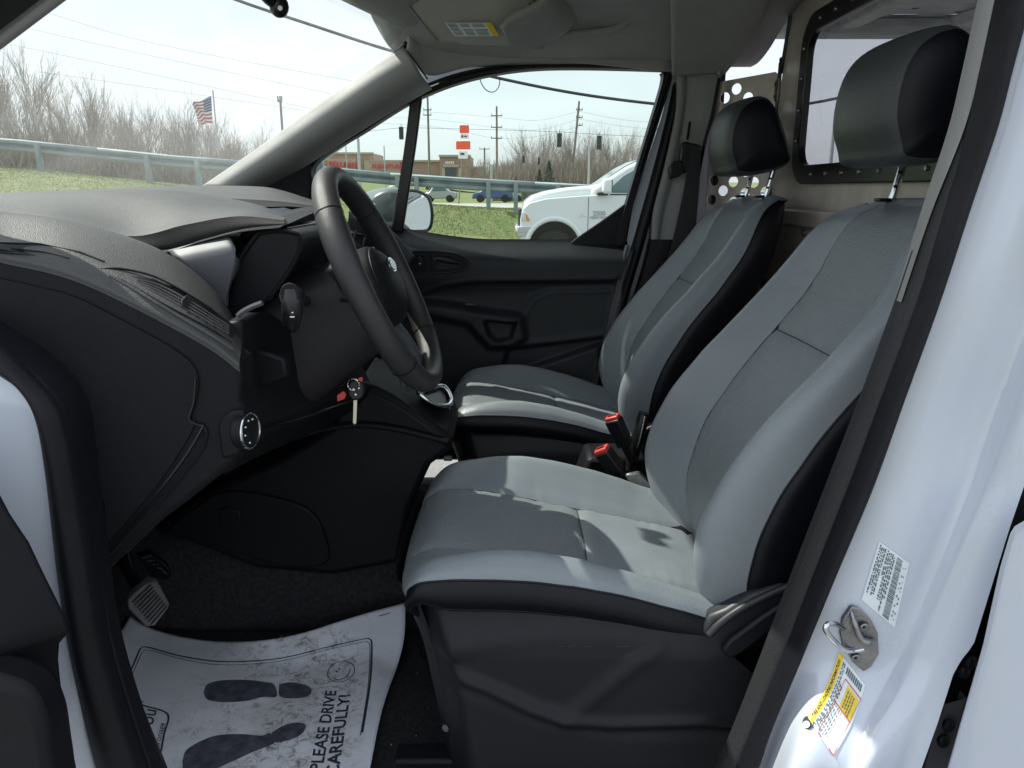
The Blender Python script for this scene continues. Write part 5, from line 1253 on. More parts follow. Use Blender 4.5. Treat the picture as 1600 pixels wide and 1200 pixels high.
# sliding door edge at the right
SD = [(801, 1600), (825, 1581), (885, 1563), (1007, 1536), (1130, 1500), (1200, 1480), (1320, 1440)]
bm = bmesh.new(); g_ = []
for i in range(50):
    v = 790 + 530 * i / 49; u0 = lerp_t(SD, v) + (30 * (1 - (v - 790) / 35) if v < 825 else 0)
    r_ = []
    for du, dy in ((0, .06), (0, .012), (3, .003), (8, 0), (20, .004), (60, .008), (120, .010), (220, .010)):
        r_.append(bm.verts.new(P(u0 + du, v, .755 + dy)))
    g_.append(r_)
for a_, b_ in zip(g_[:-1], g_[1:]):
    for j in range(len(a_) - 1): bm.faces.new((a_[j], b_[j], b_[j + 1], a_[j + 1]))
finish(bm, 'sliding_door', 'white_paint', van, angle=70)
gp = empty('door_gap', (0, 0, 0), None, None); gp.parent = van; gp.location = -van.location
strip_px('gap_lining', [(1590, 700), (1570, 830), (1500, 1008), (1470, 1060), (1430, 1200), (1390, 1320)], [(1660, 700), (1640, 830), (1590, 1008), (1560, 1090), (1530, 1200), (1490, 1320)], .845, .845, 'dark_trim', gp)
for k, (u, v) in enumerate(((1516, 1035), (1506, 1050), (1482, 1134), (1474, 1158))): sphere('gap_fastener', P(u, v, .825), .008, 'rubber', gp, sc=(1, .7, 1.2), seg=12)
strip_px('lower_gap_plate', [(1478, 1100), (1462, 1140), (1445, 1200), (1410, 1320)], [(1510, 1090), (1496, 1140), (1482, 1200), (1450, 1320)], .835, .83, 'pit_grey', gp)

# striker
stk = empty('door_striker', (0, 0, 0), None, None); stk.parent = van; stk.location = -van.location
sp_ = [(1331, 948), (1342, 951), (1362, 970), (1372, 990), (1374, 1022), (1362, 1042), (1350, 1050), (1334, 1036), (1318, 1012), (1313, 990), (1317, 968)]
prism('striker_plate', [jpt(u, v, .008) for u, v in sp_], (0, .007, 0), 'steel', stk, bev=.0015)
tube('striker_loop', [jpt(1318, 983, .006), P(1306, 975, .835), P(1294, 975, .825), P(1290, 984, .822), P(1302, 1000, .825), P(1318, 1015, .832), P(1332, 1017, .838), jpt(1348, 1014, .006)], .0034, 'chrome', stk, n=30, seg=10)
tube('striker_rib', [jpt(1330, 955, .010), jpt(1336, 975, .014), jpt(1345, 998, .016), jpt(1356, 1004, .016), jpt(1367, 1002, .012)], [.002, .0035, .004, .005, .003], 'steel', stk, n=20, seg=8)
for u, v in ((1350, 980), (1337, 1028)):
    disc('striker_screw', jpt(u, v, .009), (0, -1, -.1), .0062, .003, 'steel', stk, seg=18, bev=.001); disc('screw_socket', jpt(u, v, .0122), (0, -1, -.1), .0022, .0006, 'black_gloss', stk, seg=6)

# stickers on the jamb
def quadmap(A, B, C, D, curve=0.0):
    def f(s, t, off=.0008):
        u = (A[0] * (1 - s) + B[0] * s) * (1 - t) + (D[0] * (1 - s) + C[0] * s) * t + curve * math.sin(t * math.pi) 
        v = (A[1] * (1 - s) + B[1] * s) * (1 - t) + (D[1] * (1 - s) + C[1] * s) * t + curve * .6 * math.sin(t * math.pi)
        return jpt(u, v, off)
    return f
def grid_on(name, f, s0, s1, t0, t1, off, m, parent, n=8):
    return patch(name, lambda s, t: f(s, t, off), n, n, m, parent, s=(s0, s1), t=(t0, t1))
def bars_on(name, f, rects, off, m, parent):
    bm = bmesh.new()
    for s0, s1, t0, t1 in rects:
        bm.faces.new([bm.verts.new(f(s, t, off)) for s, t in ((s0, t0), (s1, t0), (s1, t1), (s0, t1))])
    o = finish(bm, name, m, parent, smooth=False); o['kind'] = 'stuff'; return o
f1 = quadmap((1374, 846), (1421, 880), (1398, 981), (1346, 937))
s1_ = grid_on('certification_label', f1, 0, 1, 0, 1, .0012, 'label_white', van)
rects = []; rr = random.Random(5); t = .04
while t < .96:
    wd = rr.choice((.008, .008, .014, .02)); rects.append((.62, .80, t, t + wd)); t += wd + rr.choice((.008, .012))
for s0 in (.06, .115, .17, .225, .31, .365, .42, .475, .53):
    t = rr.uniform(.02, .08); end = rr.uniform(.7, .97)
    if s0 == .31: t = .03; end = .45
    while t < end:
        wd = rr.uniform(.015, .07); rects.append((s0, s0 + .035, t, min(end, t + wd))); t += wd + rr.uniform(.008, .03)
for s0 in (.85, .91):
    t = rr.uniform(.1, .2)
    while t < .9:
        wd = rr.uniform(.01, .04); rects.append((s0, s0 + .03, t, t + wd)); t += wd + rr.uniform(.03, .12)
bars_on('label_print', f1, rects, .0018, 'label_ink', s1_)
f2 = quadmap((1311, 1019), (1352, 1070), (1302, 1182), (1262, 1120), curve=5)
s2_ = grid_on('loading_label', f2, 0, 1, 0, 1, .0012, 'label_white', van)
grid_on('yellow_header', f2, .0, .17, 0.0, 1.0, .0016, 'yellow', s2_)
grid_on('yellow_table', f2, .52, .93, .22, .52, .0017, 'yellow', s2_)
rects = [(.40, 1.0, .18, .195), (.40, 1.0, .985, 1.0), (.40, .415, .18, 1.0), (.985, 1.0, .18, 1.0), (.40, .94, .52, .535)]
for k in range(4): rects.append((.52 + k * .12, .525 + k * .12, .54, .98))
bars_on('red_table', f2, rects, .0020, 'red_line', s2_)
rects = []
for s0 in (.20, .255, .31, .365):
    t = .04 if s0 < .3 else .3
    while t < .95:
        wd = rr.uniform(.02, .07); rects.append((s0, s0 + .03, t, min(.97, t + wd))); t += wd + rr.uniform(.01, .03)
t = .45
for k in range(9): rects.append((.36 + .065 * k, .36 + .065 * k + .04, .04, .13))
for s0 in (.44, .50, .56):
    t = .55
    while t < .95:
        wd = rr.uniform(.02, .05); rects.append((s0, s0 + .02, t, t + wd)); t += wd + .03
for s0 in (.58, .65, .72, .79):
    t = .26
    while t < .49:
        wd = rr.uniform(.02, .05); rects.append((s0, s0 + .03, t, t + wd)); t += wd + .012
bars_on('label_print', f2, rects, .0021, 'label_ink', s2_)
text('header_letters', 'TIRE AND LOADING INFORMATION', 1.0, None, 'ink', s2_, depth=0, bold=.02, warp=lambda x, y, z: f2(.085 - y * .115, .5 - x * .053, .0022))
ic = [(1263 + 9 * math.cos(R(k * 15)), 1129 + 10 * math.sin(R(k * 15))) for k in range(24)]
prism('airbag_icon', [jpt(u, v, .0014) for u, v in ic], (0, .0006, 0), 'ink', van)
prism('icon_face', [jpt(1260 + 5.5 * math.cos(R(k * 20)), 1132 + 5.5 * math.sin(R(k * 20)), .0022) for k in range(18)], (0, .0004, 0), 'label_white', van)

# ================================================================== SEATS
SY = 1.24
seat = empty('driver_seat', (.1, SY, .40), 'near grey and black vinyl driver seat, sunlit patch on its cushion', 'car seat', 'front seats of the van')
def sgn(a): return -1 if a < 0 else 1
# cushion stations: x, centre z, seam z, crest z, side z, width
CS = [(-.130, .738, .738, .742, .745, .80), (-.153, .760, .760, .765, .768, .90), (-.146, .790, .790, .797, .790, .97), (-.115, .806, .804, .822, .804, 1.0), (-.03, .800, .796, .836, .806, 1.0), (.06, .785, .780, .832, .800, 1.0),
      (.16, .762, .757, .806, .780, 1.0), (.26, .738, .733, .772, .752, 1.0), (.34, .716, .712, .742, .726, .99), (.40, .70, .698, .715, .71, .97)]
def cushion(s, t):
    """s front to rear, t across -1..1"""
    st_ = [V(c[:3]) for c in CS]; st2 = [V(c[3:6]) for c in CS]
    a = crom(st_, s); b = crom(st2, s); at = abs(t)
    ys = [0, .06, .125, .170, .205, .228, .238]; zs = [a.y, a.y - .001, a.z, a.z * .45 + b.x * .55, b.x, b.x * .55 + b.y * .45 + .001, b.y]
    p = crom([V((y * b.z, 0, z)) for y, z in zip(ys, zs)], at)
    bow = -.032 * (1 - at ** 2) * sst(.34, 0, s)
    return V((a.x + bow, SY + sgn(t) * p.x, p.z))
TS = 2 / 6
def gro(at, c, w_=.02): return .0065 * math.exp(-((at - c) / w_) ** 2)
SC = .625      # cross seam
def cush2(s, t):
    p = cushion(s, t); p.z -= gro(abs(t), TS) * sst(0, .1, s)
    if abs(t) < TS: p.z -= .004 * math.exp(-((s - SC) / .008) ** 2) - .004 * (math.sin(min(1, max(0, (s - SC) / .35)) * math.pi) if s > SC else 0) - .0035 * math.cos(t / TS * math.pi / 2) * 0
    # slight wear folds
    p.z += .0035 * noise.noise(V((p.x * 8, p.y * 8, 1.3))) + .0016 * noise.noise(V((p.x * 22, p.y * 22, 5)))
    pk = math.exp(-((abs(t) - TS) / .10) ** 2); p.z += .0016 * pk * math.sin(p.x * 260 + 3 * noise.noise(V((p.x * 20, p.y * 5, 2)))) * (.5 + noise.noise(V((p.x * 14, 0, 3))))
    return p
cu = empty('cushion', (0, 0, 0), None, None); cu.parent = seat; cu.location = -seat.location
patch('centre_insert', cush2, 50, 26, 'grey_insert', cu, s=(.0, SC), t=(-TS, TS))
patch('rear_panel', cush2, 36, 26, 'grey_vinyl', cu, s=(SC, 1), t=(-TS, TS))
patch('bolster', cush2, 80, 26, 'grey_vinyl', cu, t=(-1, -TS)); patch('bolster', cush2, 80, 26, 'grey_vinyl', cu, t=(TS, 1))
for t0 in (-TS, TS): tube('seam', [cush2(.04 + .96 * k / 40, t0) + V((0, 0, .0002)) for k in range(41)], .0011, 'seam_thread', cu, seg=5)
tube('seam', [cush2(SC, -TS + 2 * TS * k / 16) + V((0, 0, .0014)) for k in range(17)], .0011, 'seam_thread', cu, seg=5)
# side band wraps rear near - front - rear far
def rimpath(t):
    if t < .42: return cush2(1 - t / .42 * .985, -1), -1
    if t > .58: return cush2((t - .58) / .42 * .985 + .015, 1), 1
    k = (t - .42) / .16; return cush2(.0, -1 + 2 * k), 0
RP = [rimpath(i / 120) for i in range(121)]
def bandfn(s, t):
    i = t * 120; a = int(min(119, i)); f = i - a
    p = RP[a][0].lerp(RP[a + 1][0], f)
    out = V((0, 0, 0)); y = (p.y - SY) / .238
    out = V((-.5 * sst(-.06, -.14, p.x), y, 0)); 
    if out.length > 0: out.normalize()
    drop = .052 - .022 * sst(-.08, -.16, p.x) - .018 * sst(.2, .38, p.x)
    fl = math.sin(s * math.pi)
    return p + V((0, 0, -drop * s)) + out * (.010 * fl - .006 * s * s)
patch('side_band', bandfn, 10, 121, 'black_vinyl', cu)
tube('piping', [bandfn(0, k / 120) for k in range(121)], .0018, 'black_vinyl', cu, seg=6)
tube('piping', [bandfn(1, k / 120) + V((0, 0, .002)) for k in range(121)], .0028, 'black_vinyl', cu, seg=6)

# backrest: height stations z, front x of the centre, bolster reach, half width, shell rear x
BS = [(.680, .345, .030, .205, .44), (.74, .335, .045, .222, .455), (.80, .325, .056, .236, .475), (.87, .333, .064, .243, .505), (.95, .362, .064, .245, .535), (1.04, .418, .058, .245, .565), (1.12, .478, .048, .243, .60), (1.20, .530, .034, .238, .632), (1.265, .560, .018, .226, .650), (1.305, .588, .007, .208, .660), (1.326, .625, .0, .180, .668)]
def bst(s):
    a = crom([V(c[:3]) for c in BS], s); b = crom([V((c[3], c[4], 0)) for c in BS], s); return a, b
def back(s, t):
    a, b = bst(s); at = abs(t)
    xs_ = [a.y + .004, a.y + .003, a.y, a.y - a.z * .62, a.y - a.z, a.y - a.z * .72 + .004, a.y + .004 + .012]
    ys = [0, .25, .52, .72, .86, .96, 1.0]
    p = crom([V((x, y * b.x, 0)) for x, y in zip(xs_, ys)], at)
    return V((p.x, SY + sgn(t) * p.y, a.x))
TB = 2 / 6
SB = .585
def back2(s, t):
    p = back(s, t); p.x += gro(abs(t), TB)
    if abs(t) < TB: p.x += .005 * math.exp(-((s - SB) / .007) ** 2)
    p.x += .0035 * noise.noise(V((p.y * 8, p.z * 8, 3))) + .0015 * noise.noise(V((p.y * 22, p.z * 22, 8)))
    pk = math.exp(-((abs(t) - TB) / .10) ** 2); p.x += .0014 * pk * math.sin(p.z * 260 + 3 * noise.noise(V((p.z * 20, p.y * 5, 2)))) * (.5 + noise.noise(V((p.z * 14, 0, 3))))
    return p
bk = empty('backrest', (0, 0, 0), None, None); bk.parent = seat; bk.location = -seat.location
patch('lower_insert', back2, 44, 26, 'grey_insert', bk, s=(0, SB), t=(-TB, TB)); patch('upper_insert', back2, 40, 26, 'grey_insert', bk, s=(SB, 1), t=(-TB, TB))
patch('bolster', back2, 80, 28, 'grey_vinyl', bk, t=(-1, -TB)); patch('bolster', back2, 80, 28, 'grey_vinyl', bk, t=(TB, 1))
for t0 in (-TB, TB): tube('seam', [back2(.02 + .96 * k / 40, t0) + V((-.0002, 0, 0)) for k in range(41)], .0011, 'seam_thread', bk, seg=5)
tube('seam', [back2(SB, -TB + 2 * TB * k / 16) + V((-.0006, 0, 0)) for k in range(17)], .0010, 'seam_thread', bk, seg=5)
def shell_fn(s, t):
    a, b = bst(s); e = back2(s, -1 if t < .5 else 1); k = t if t < .5 else 1 - t; sg = -1 if t < .5 else 1
    hw = b.x; xr = b.y
    prof = [V((e.x, hw, 0)), V((e.x + .02, hw + .006, 0)), V((e.x * .5 + xr * .5, hw + .004, 0)), V((xr - .02, hw - .010, 0)), V((xr, hw - .05, 0)), V((xr + .006, 0, 0))]
    p = crom(prof, k * 2); return V((p.x, SY + sg * p.y, a.x))
patch('back_shell', shell_fn, 60, 61, 'black_vinyl', bk, s=(0, 1))
# top cap of the backrest
def topfn(s, t):
    a = back2(1, -1 + 2 * t); b = shell_fn(1, .5); r = V((b.x, a.y, a.z)) if abs(t - .5) < .5 else a
    k = s; x = a.x + (b.x - .004 - a.x) * k
    e = shell_fn(1, .5)
    z = a.z + .012 * math.sin(k * math.pi * .75) * (1 - (2 * t - 1) ** 4) - .0 * k
    # keep inside the shell outline
    hwk = .18 * (1 - .12 * k ** 4)
    return V((x, SY + (2 * t - 1) * hwk, z))
patch('top_cap', topfn, 14, 30, 'grey_vinyl', bk)
tube('piping', [back2(k / 60, -1) for k in range(61)], .0018, 'black_vinyl', bk, seg=6); tube('piping', [back2(k / 60, 1) for k in range(61)], .0018, 'black_vinyl', bk, seg=6)

# headrest
HP = resample([V(p) for p in ((.530, 0, 1.408), (.518, 0, 1.446), (.520, 0, 1.500), (.536, 0, 1.543), (.568, 0, 1.568), (.612, 0, 1.572), (.642, 0, 1.545), (.668, 0, 1.490), (.690, 0, 1.434), (.686, 0, 1.412), (.655, 0, 1.396), (.590, 0, 1.384), (.540, 0, 1.388))], 60, closed=True)
HC = V((.605, 0, 1.478))
def headf(s, t):
    a = HP[int(round(s * 60)) % 60]; y = (t - .5) * 2; k = (1 - abs(y) ** 7.0) ** (1 / 3.6) if abs(y) < 1 else 0
    k = .85 * k + .15 * (1 - abs(y) ** 12)
    k = max(k, 0); f = .0 if abs(y) < .999 else 0
    sc2 = k; yy_ = .127 * y
    p = HC + (a - HC) * (sc2 if abs(y) < 1 else 0); 
    return V((p.x + .018 * y * y * (1 if a.x < .6 else 0), SY + yy_, p.z))
hr = empty('headrest', (0, 0, 0), None, None); hr.parent = seat; hr.location = -seat.location
def hpatch(nm, s0, s1, t0, t1, m):
    n = int(round((s1 - s0) * 60)) + 1
    def tmap(t): return .5 + .5 * math.sin((t - .5) * math.pi)   # finer spacing toward the sides
    patch(nm, lambda s, t: headf(s, tmap(t)), n, int(60 * (t1 - t0)) + 3, m, hr, s=(s0, s1), t=(t0, t1))
def tinv(y): return .5 + math.asin(y) / math.pi
ya = tinv(.84)
hpatch('front_cover', 0, 1, 1 - ya, ya, 'grey_vinyl_shaded')
hpatch('side_cover', 0, 1, 0, 1 - ya, 'black_vinyl'); hpatch('side_cover', 0, 1, ya, 1, 'black_vinyl')
for sg in (0, 1):
    yt = .5 + .5 * math.sin(((1 - ya) if sg == 0 else ya) * math.pi - math.pi / 2)
    tube('seam', [headf(k / 60, yt) for k in range(60)], .0010, 'seam_thread', hr, closed=True, seg=5)
for sg in (-1, 1):
    pst = tube('headrest_post', [(.622, SY + sg * .085, 1.29), (.640, SY + sg * .085, 1.345), (.655, SY + sg * .085, 1.42)], .0062, 'chrome', hr, seg=14)
    for z in (1.356, 1.378): box('post_notch', (.6325 + (z - 1.345) * .2 + .004, SY + sg * .085 - .0045, z), (.006, .005, .005), 'black_gloss', hr, bev=.001)
    box('post_sleeve', (.622, SY + sg * .085, 1.334), (.022, .022, .006), 'black_gloss', bk, bev=.002)

# plastic base with side shield
ba = empty('seat_base', (0, 0, 0), None, None); ba.parent = seat; ba.location = -seat.location
YB = .985
bo = xz([(640, 955), (655, 940), (700, 950), (760, 950), (860, 948), (1000, 972), (1108, 992), (1150, 1030), (1200, 1080), (1196, 1185), (1130, 1215), (900, 1218), (706, 1200), (690, 1165), (676, 1120), (655, 1040)], YB)
cr1 = xz([(702, 1052), (760, 1072), (830, 1105), (880, 1122), (960, 1128), (1100, 1124), (1160, 1130)], YB)
cr2 = xz([(890, 1118), (940, 1078), (990, 1038), (1030, 1012)], YB)
panA = xz([(700, 1042), (715, 1026), (770, 1016), (850, 1010), (1010, 1014), (960, 1052), (905, 1100), (880, 1112), (820, 1096), (760, 1070)], YB)
low = xz([(690, 1070), (760, 1088), (840, 1122), (960, 1144), (1160, 1146), (1230, 1220), (640, 1220)], YB)
ZT = [(-.17, .772), (-.05, .772), (.06, .768), (.18, .75), (.27, .737), (.31, .70), (.36, .655), (.43, .59)]
XL = [(.40, -.086), (.47, -.090), (.56, -.102), (.62, -.108), (.68, -.118), (.74, -.140), (.78, -.150)]
def byf(x, z):
    y = YB + .028 * sst(.685, .76, z) - .004
    d1, _ = dpoly((x, z), cr1); y -= .0075 * math.exp(-(d1 / .009) ** 2) * sst(-.10, -.05, x)
    d2, _ = dpoly((x, z), cr2); y -= .003 * math.exp(-(d2 / .012) ** 2)
    y += .006 * sdf(x, z, panA, .016) - .004 * sdf(x, z, low, .014)
    y += .045 * sst(XLf(z) + .05, XLf(z) - .005, x) ** 1.6
    return y
def lut(tab, k):
    if k <= tab[0][0]: return tab[0][1]
    for (a, x), (b, y) in zip(tab[:-1], tab[1:]):
        if k <= b:
            t = (k - a) / (b - a); return x + (y - x) * t
    return tab[-1][1]
def XLf(z): return lut(XL, z)
def shieldfn(s, t):
    z = .44 + (.775 - .44) * t; x = XLf(z) + (.43 - XLf(z)) * s; z = .44 + (lut(ZT, x) - .44) * t
    x = XLf(z) + (.43 - XLf(z)) * s
    return V((x, byf(x, z), z))
patch('side_shield', shieldfn, 170, 100, 'seat_plastic', ba)
loft('front_shield', [[V((XLf(z) + .006, 1.026, z)), V((XLf(z) - .004, 1.036, z)), V((XLf(z) - .020 - .05 * (z - .44), 1.10, z)), V((XLf(z) - .026 - .06 * (z - .44), SY, z)), V((XLf(z) - .020 - .05 * (z - .44), 1.38, z)), V((XLf(z), 1.47, z))] for z in (.765, .72, .66, .58, .50, .44)], 'seat_plastic', ba, nv=40)
for k in (0, 1, 3, 6, 7):
    u0_ = 872 + k * 15 + rnd.uniform(-3, 3); tube('scuff', [(lambda q_: V((q_.x, byf(q_.x, q_.z) - .0006, q_.z)))(P(u0_ + j * 3.5, 1012 + 1.0 * math.sin(k * 2 + j), YB)) for j in range(4)], .0004, 'seam_thread', ba, seg=4)
disc('trim_screw', (-.102, 1.020, .545), (-.5, -.85, 0), .006, .003, 'pit_grey', ba, seg=14, bev=.001)
box('seat_frame', (.12, SY, .62), (.46, .40, .20), 'dark_trim', ba, bev=.02)
prism('far_shield', [(-.14, 1.47, .76), (.34, 1.47, .70), (.40, 1.47, .60), (.36, 1.47, .50), (-.08, 1.47, .50)], (0, .012, 0), 'seat_plastic', ba, bev=.004)
for y in (1.06, 1.42): box('seat_rail', (.12, y, .44), (.62, .045, .06), 'dark_trim', ba, bev=.006)
hc = prism('hinge_cover', [P(u, v, .99) for u, v in ((1096, 990), (1110, 965), (1135, 955), (1175, 930), (1228, 912), (1240, 930), (1225, 960), (1180, 1010), (1140, 1040), (1120, 1020))], (0, .03, 0), 'hinge_grey', ba, bev=.008, seg=3)
tube('hinge_ridge', [P(u, v, .985) for u, v in ((1108, 992), (1128, 972), (1160, 950), (1200, 930), (1235, 915))], .006, 'hinge_grey', ba, n=20)
prism('recline_lever', [P(u, v, .975) for u, v in ((1128, 1018), (1140, 1002), (1190, 965), (1232, 938), (1240, 950), (1200, 990), (1160, 1022), (1140, 1030))], (0, .012, 0), 'seat_plastic', ba, bev=.004)
prism('belt_anchor', [P(u, v, .99) for u, v in ((880, 1186), (892, 1184), (890, 1200), (884, 1206))], (0, .01, 0), 'pit_grey', ba, bev=.002)

# copy the seat across the cabin
def copy_tree(o, parent=None):
    c_ = o.copy(); COL.objects.link(c_)
    if parent is not None: c_.parent = parent
    for ch in [x for x in bpy.data.objects if x.parent == o]: copy_tree(ch, c_)
    return c_
seat2 = copy_tree(seat); seat2.name = 'passenger_seat'; seat2.location.y += .83
seat2['label'] = 'far grey and black vinyl passenger seat next to the passenger door'

# seat belt buckles between the seats
def buckle(a, b, wd, lb):
    """a = top centre (u, v), b = foot (u, v)"""
    A, B = P(*a), P(*b); d = (B - A).normalized(); x = V((.88, -.47, 0)); x = (x - d * x.dot(d)).normalized(); y = d.cross(x)
    e = empty('seat_belt_buckle', B, lb, 'buckle', 'belt buckles between the seats')
    def fr(p, q, r): return A + x * p + y * q + d * r
    L = (B - A).length
    def slab(nm, w0, w1, t, r0, r1, m, bev, par=e): 
        bm = bmesh.new(); vs_ = []
        for r, w__ in ((r0, w0), (r1, w1)):
            for p, q in ((-1, -1), (1, -1), (1, 1), (-1, 1)): vs_.append(bm.verts.new(fr(p * w__ / 2, q * t / 2, r)))
        for f in ((3, 2, 1, 0), (4, 5, 6, 7), (0, 1, 5, 4), (1, 2, 6, 5), (2, 3, 7, 6), (3, 0, 4, 7)): bm.faces.new([vs_[i] for i in f])
        o = finish(bm, nm, m, par); md = o.modifiers.new('b', 'BEVEL'); md.width = bev; md.segments = 3; return o
    bd = slab('body', wd, wd * .92, .026, .004, L * .72, 'buckle_black', .004)
    slab('release_button', wd * .9, wd * .9, .020, -.004, .012, 'red_plastic', .003)
    slab('tongue_slot', wd * .55, wd * .55, .006, -.0055, -.003, 'black_gloss', .0005)
    slab('stalk', wd * .55, wd * .5, .014, L * .70, L * 1.15, 'buckle_black', .003)
    return e
buckle((957, 652, 1.63), (985, 712, 1.63), .036, 'black belt buckle with red button nearer the passenger seat')
buckle((940, 702, 1.52), (975, 748, 1.52), .036, 'black belt buckle with red button leaning against the driver seat cushion')
prism('buckle_bracket', [P(u, v, 1.49) for u, v in ((976, 742), (1000, 738), (1018, 756), (1020, 776), (1008, 782), (985, 760))], (0, .012, 0), 'steel', van, bev=.003)
hbk = tube('handbrake_lever', [P(985, 735, 1.66), P(992, 700, 1.66), P(1000, 668, 1.66), P(1006, 645, 1.66)], [.012, .014, .015, .012], 'buckle_black', van, n=20, seg=12)
tube('lever_trim', [P(996, 700, 1.645), P(1003, 672, 1.645), P(1008, 650, 1.645)], .003, 'chrome', hbk, n=8, seg=8)
prism('console_tray', [P(u, v, 1.70) for u, v in ((920, 716), (1010, 716), (1030, 780), (980, 800), (900, 760))], (0, .12, 0), 'dark_trim', van, bev=.01)
tube('storage_pin', [P(694, 716, 1.5), P(706, 716, 1.5)], .006, 'silver_plastic', van, seg=8)

# ================================================================== PAPER FLOOR MAT
pe = empty('paper_floor_mat', (-.5, 1.3, .42), 'dirty white paper floor mat printed with two black shoe prints and a smiley', 'floor mat')
def ph(x, y):
    z = .421 + .004 * noise.noise(V((x * 7, y * 7, 0))) + .0015 * noise.noise(V((x * 24, y * 24, 4)))
    z += .035 * sst(1.50, 1.62, y) * sst(-.60, -.80, x) + .030 * sst(-.74, -.86, x)
    z += .10 * sst(1.35, 1.52, y) * sst(-.64, -.44, x)
    d = x * .25 + y - 1.32; z += .006 * math.exp(-((x + .25 + .2 * (y - 1.2)) / .03) ** 2)
    return z
def pon(u, v, off=0.0):
    q_ = PZ(u, v, .424); z_ = .424
    for _ in range(10):
        z_ = z_ * .4 + ph(q_.x, q_.y) * .6; q_ = PZ(u, v, z_)
    q_.z = ph(q_.x, q_.y) + off; return q_
Lp = [V((u, v, 0)) for u, v in ((203, 962), (190, 985), (174, 1006), (178, 1045), (184, 1083), (196, 1125), (206, 1158), (238, 1200), (280, 1250), (330, 1310))]
Rp = [V((u, v, 0)) for u, v in ((633, 942), (633, 975), (630, 1005), (621, 1040), (608, 1075), (597, 1110), (588, 1150), (578, 1200), (565, 1250), (550, 1310))]
Tp = [V((u, v, 0)) for u, v in ((203, 962), (222, 975), (250, 986), (290, 996), (340, 1002), (390, 1002), (435, 997), (480, 987), (530, 971), (580, 956), (633, 942))]
def paperf(s, t, off=0):
    a, b = crom(Lp, s), crom(Rp, s); p = a.lerp(b, t)
    bowl = crom(Tp, t) - Lp[0].lerp(Rp[0], t); p += bowl * (1 - s) ** 1.5
    return pon(p.x, p.y, off)
patch('sheet', paperf, 60, 70, 'paper', pe, thick=.0006, offset=-1)
def pline(nm, pix, r, m='ink'):
    pts = resample([V((u, v, 0)) for u, v in pix], 60); q_ = [pon(p.x, p.y, .0010) for p in pts]
    bm = bmesh.new(); pr_ = None
    for i, p in enumerate(q_):
        d = (q_[min(i + 1, 59)] - q_[max(i - 1, 0)]); n_ = V((-d.y, d.x, 0)).normalized() * r
        a, b = bm.verts.new(p + n_), bm.verts.new(p - n_)
        if pr_: bm.faces.new((pr_[0], a, b, pr_[1]))
        pr_ = (a, b)
    return finish(bm, nm, m, pe)
fr1 = [(150, 1165), (186, 1090), (214, 1026), (220, 1014), (232, 1012), (280, 1025), (340, 1034), (400, 1033), (450, 1027), (510, 1012), (568, 999), (577, 999), (581, 1008), (579, 1060), (572, 1110), (566, 1145)]
pline('print_border', fr1, .0018); pline('print_border', [(u + (3 if u < 300 else -3), v + 5) for u, v in fr1], .0008)
def blob(nm, pix, m='ink_grey', off=.0012):
    ps = resample([V((u, v, 0)) for u, v in pix], 70, closed=True); bm = bmesh.new()
    c_ = sum(ps, V()) / len(ps); cv_ = bm.verts.new(pon(c_.x, c_.y, off)); rg_ = [[bm.verts.new(pon((p * k + c_ * (1 - k)).x, (p * k + c_ * (1 - k)).y, off)) for p in ps] for k in (1, .66, .33)]
    for a, b in zip(rg_[:-1], rg_[1:]):
        for i in range(70): bm.faces.new((a[i], a[(i + 1) % 70], b[(i + 1) % 70], b[i]))
    for i in range(70): bm.faces.new((rg_[2][i], rg_[2][(i + 1) % 70], cv_))
    return finish(bm, nm, m, pe)
blob('shoe_print', [(318, 1083), (324, 1070), (345, 1064), (385, 1063), (410, 1066), (428, 1070), (432, 1089), (410, 1090), (385, 1096), (350, 1098), (325, 1094)])
blob('heel_print', [(436, 1070), (455, 1067), (480, 1072), (487, 1080), (480, 1089), (455, 1092), (437, 1088)])
blob('shoe_print', [(285, 1190), (292, 1172), (320, 1156), (345, 1149), (380, 1148), (415, 1151), (422, 1146), (430, 1160), (415, 1168), (390, 1178), (360, 1192), (325, 1206), (290, 1206)])
blob('heel_print', [(424, 1146), (440, 1136), (460, 1130), (476, 1132), (477, 1140), (468, 1150), (448, 1158), (430, 1160)])
def ptext(nm, body, size, base_uv, end_uv, bold=.01, shear=0, m='ink', hgt=None):
    """lettering that runs from base to end on the sheet"""
    A, B = pon(*base_uv), pon(*end_uv); d = (B - A); L = d.length; d.normalize(); up2 = V((-d.y, d.x, 0))
    def wf(x, y, z):
        q_ = A + d * x + up2 * y; return V((q_.x, q_.y, ph(q_.x, q_.y) + .0013))
    cu_ = bpy.data.curves.new('t', 'FONT'); cu_.body = body; cu_.size = 1; cu_.offset = bold; cu_.shear = shear; cu_.resolution_u = 3
    tmp = bpy.data.objects.new('tmp', cu_); COL.objects.link(tmp); me = bpy.data.meshes.new_from_object(tmp); bpy.data.objects.remove(tmp)
    wd = max(v.co.x for v in me.vertices); sx_ = L / wd; sy_ = size
    for v in me.vertices: v.co = wf(v.co.x * sx_, v.co.y * sy_, 0)
    me.materials.clear(); return link(me, nm, m, pe, smooth=False)
ptext('print_line', 'PLEASE DRIVE', .030, (503, 1206), (526, 1079), .018, .12)
ptext('print_line', 'CAREFULLY!', .030, (528, 1214), (547, 1086), .022)
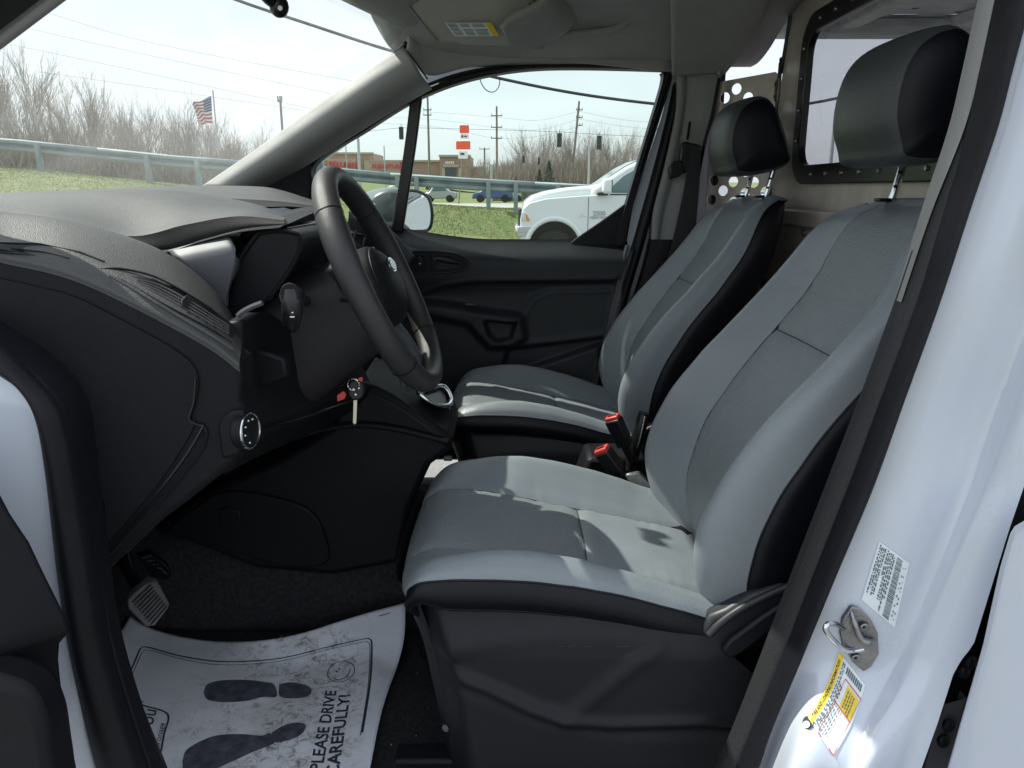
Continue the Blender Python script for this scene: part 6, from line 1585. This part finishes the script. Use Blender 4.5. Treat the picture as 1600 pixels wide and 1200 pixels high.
ptext('print_thank_you', 'Thank You', .040, (212, 1240), (247, 1106), .0, .5)
ptext('print_small', 'for Your Patronage', .016, (232, 1232), (259, 1130), .0, .3)
pline('print_box', [(208, 1098), (228, 1104), (262, 1117), (256, 1150), (247, 1200), (240, 1240)], .0016); pline('print_box', [(196, 1145), (203, 1115), (210, 1092), (225, 1098)], .0008)
pline('print_mark', [(592, 963), (610, 958)], .0022)
pline('smiley', [(533 + 21 * math.cos(R(a)), 1050 + 16 * math.sin(R(a)) - .15 * 21 * math.cos(R(a))) for a in range(0, 361, 20)], .0009)
pline('smile', [(520, 1060), (530, 1063), (543, 1056), (548, 1045)], .0009)
for u, v in ((526, 1050), (530, 1046)): blob('smiley_eye', [(u - 2, v), (u, v - 1.5), (u + 2, v), (u, v + 1.5)], 'ink')
# dried mud smears trodden into the sheet
def smears(nm, n, m, off, lmin, lmax, wmin, wmax, seed):
    bm = bmesh.new(); rr = random.Random(seed)
    for k in range(n):
        cx, cy, sx__, sy__ = rr.choice(((455, 1052, 40, 10), (520, 1056, 34, 14), (540, 1090, 20, 24), (470, 1112, 56, 10), (420, 1124, 60, 9), (420, 1050, 34, 8), (470, 1180, 46, 14), (350, 1122, 50, 10), (500, 1035, 60, 6), (300, 1125, 30, 14)))
        u, v = rr.gauss(cx, sx__ * .6), rr.gauss(cy, sy__ * .6)
        if u > 572 or u < 208 or v > 1290: continue
        a = rr.gauss(-.35, .8); L = rr.uniform(lmin, lmax); w_ = rr.uniform(wmin, wmax)
        dx, dy = math.cos(a), math.sin(a) * .6
        pts = []
        for j in range(7):
            b = j / 7 * 6.283; rr_ = rr.uniform(.55, 1.1); pts.append((u + dx * L * math.cos(b) * rr_ - dy * w_ * math.sin(b) * rr_, v + dy * L * math.cos(b) * rr_ + dx * w_ * math.sin(b) * rr_))
        bm.faces.new([bm.verts.new(pon(p[0], p[1], off + rr.random() * .0002)) for p in pts])
    finish(bm, nm, m, pe, smooth=False)['kind'] = 'stuff'
smears('mud_speck', 90, 'mud', .0017, .6, 2.2, .3, .8, 9)
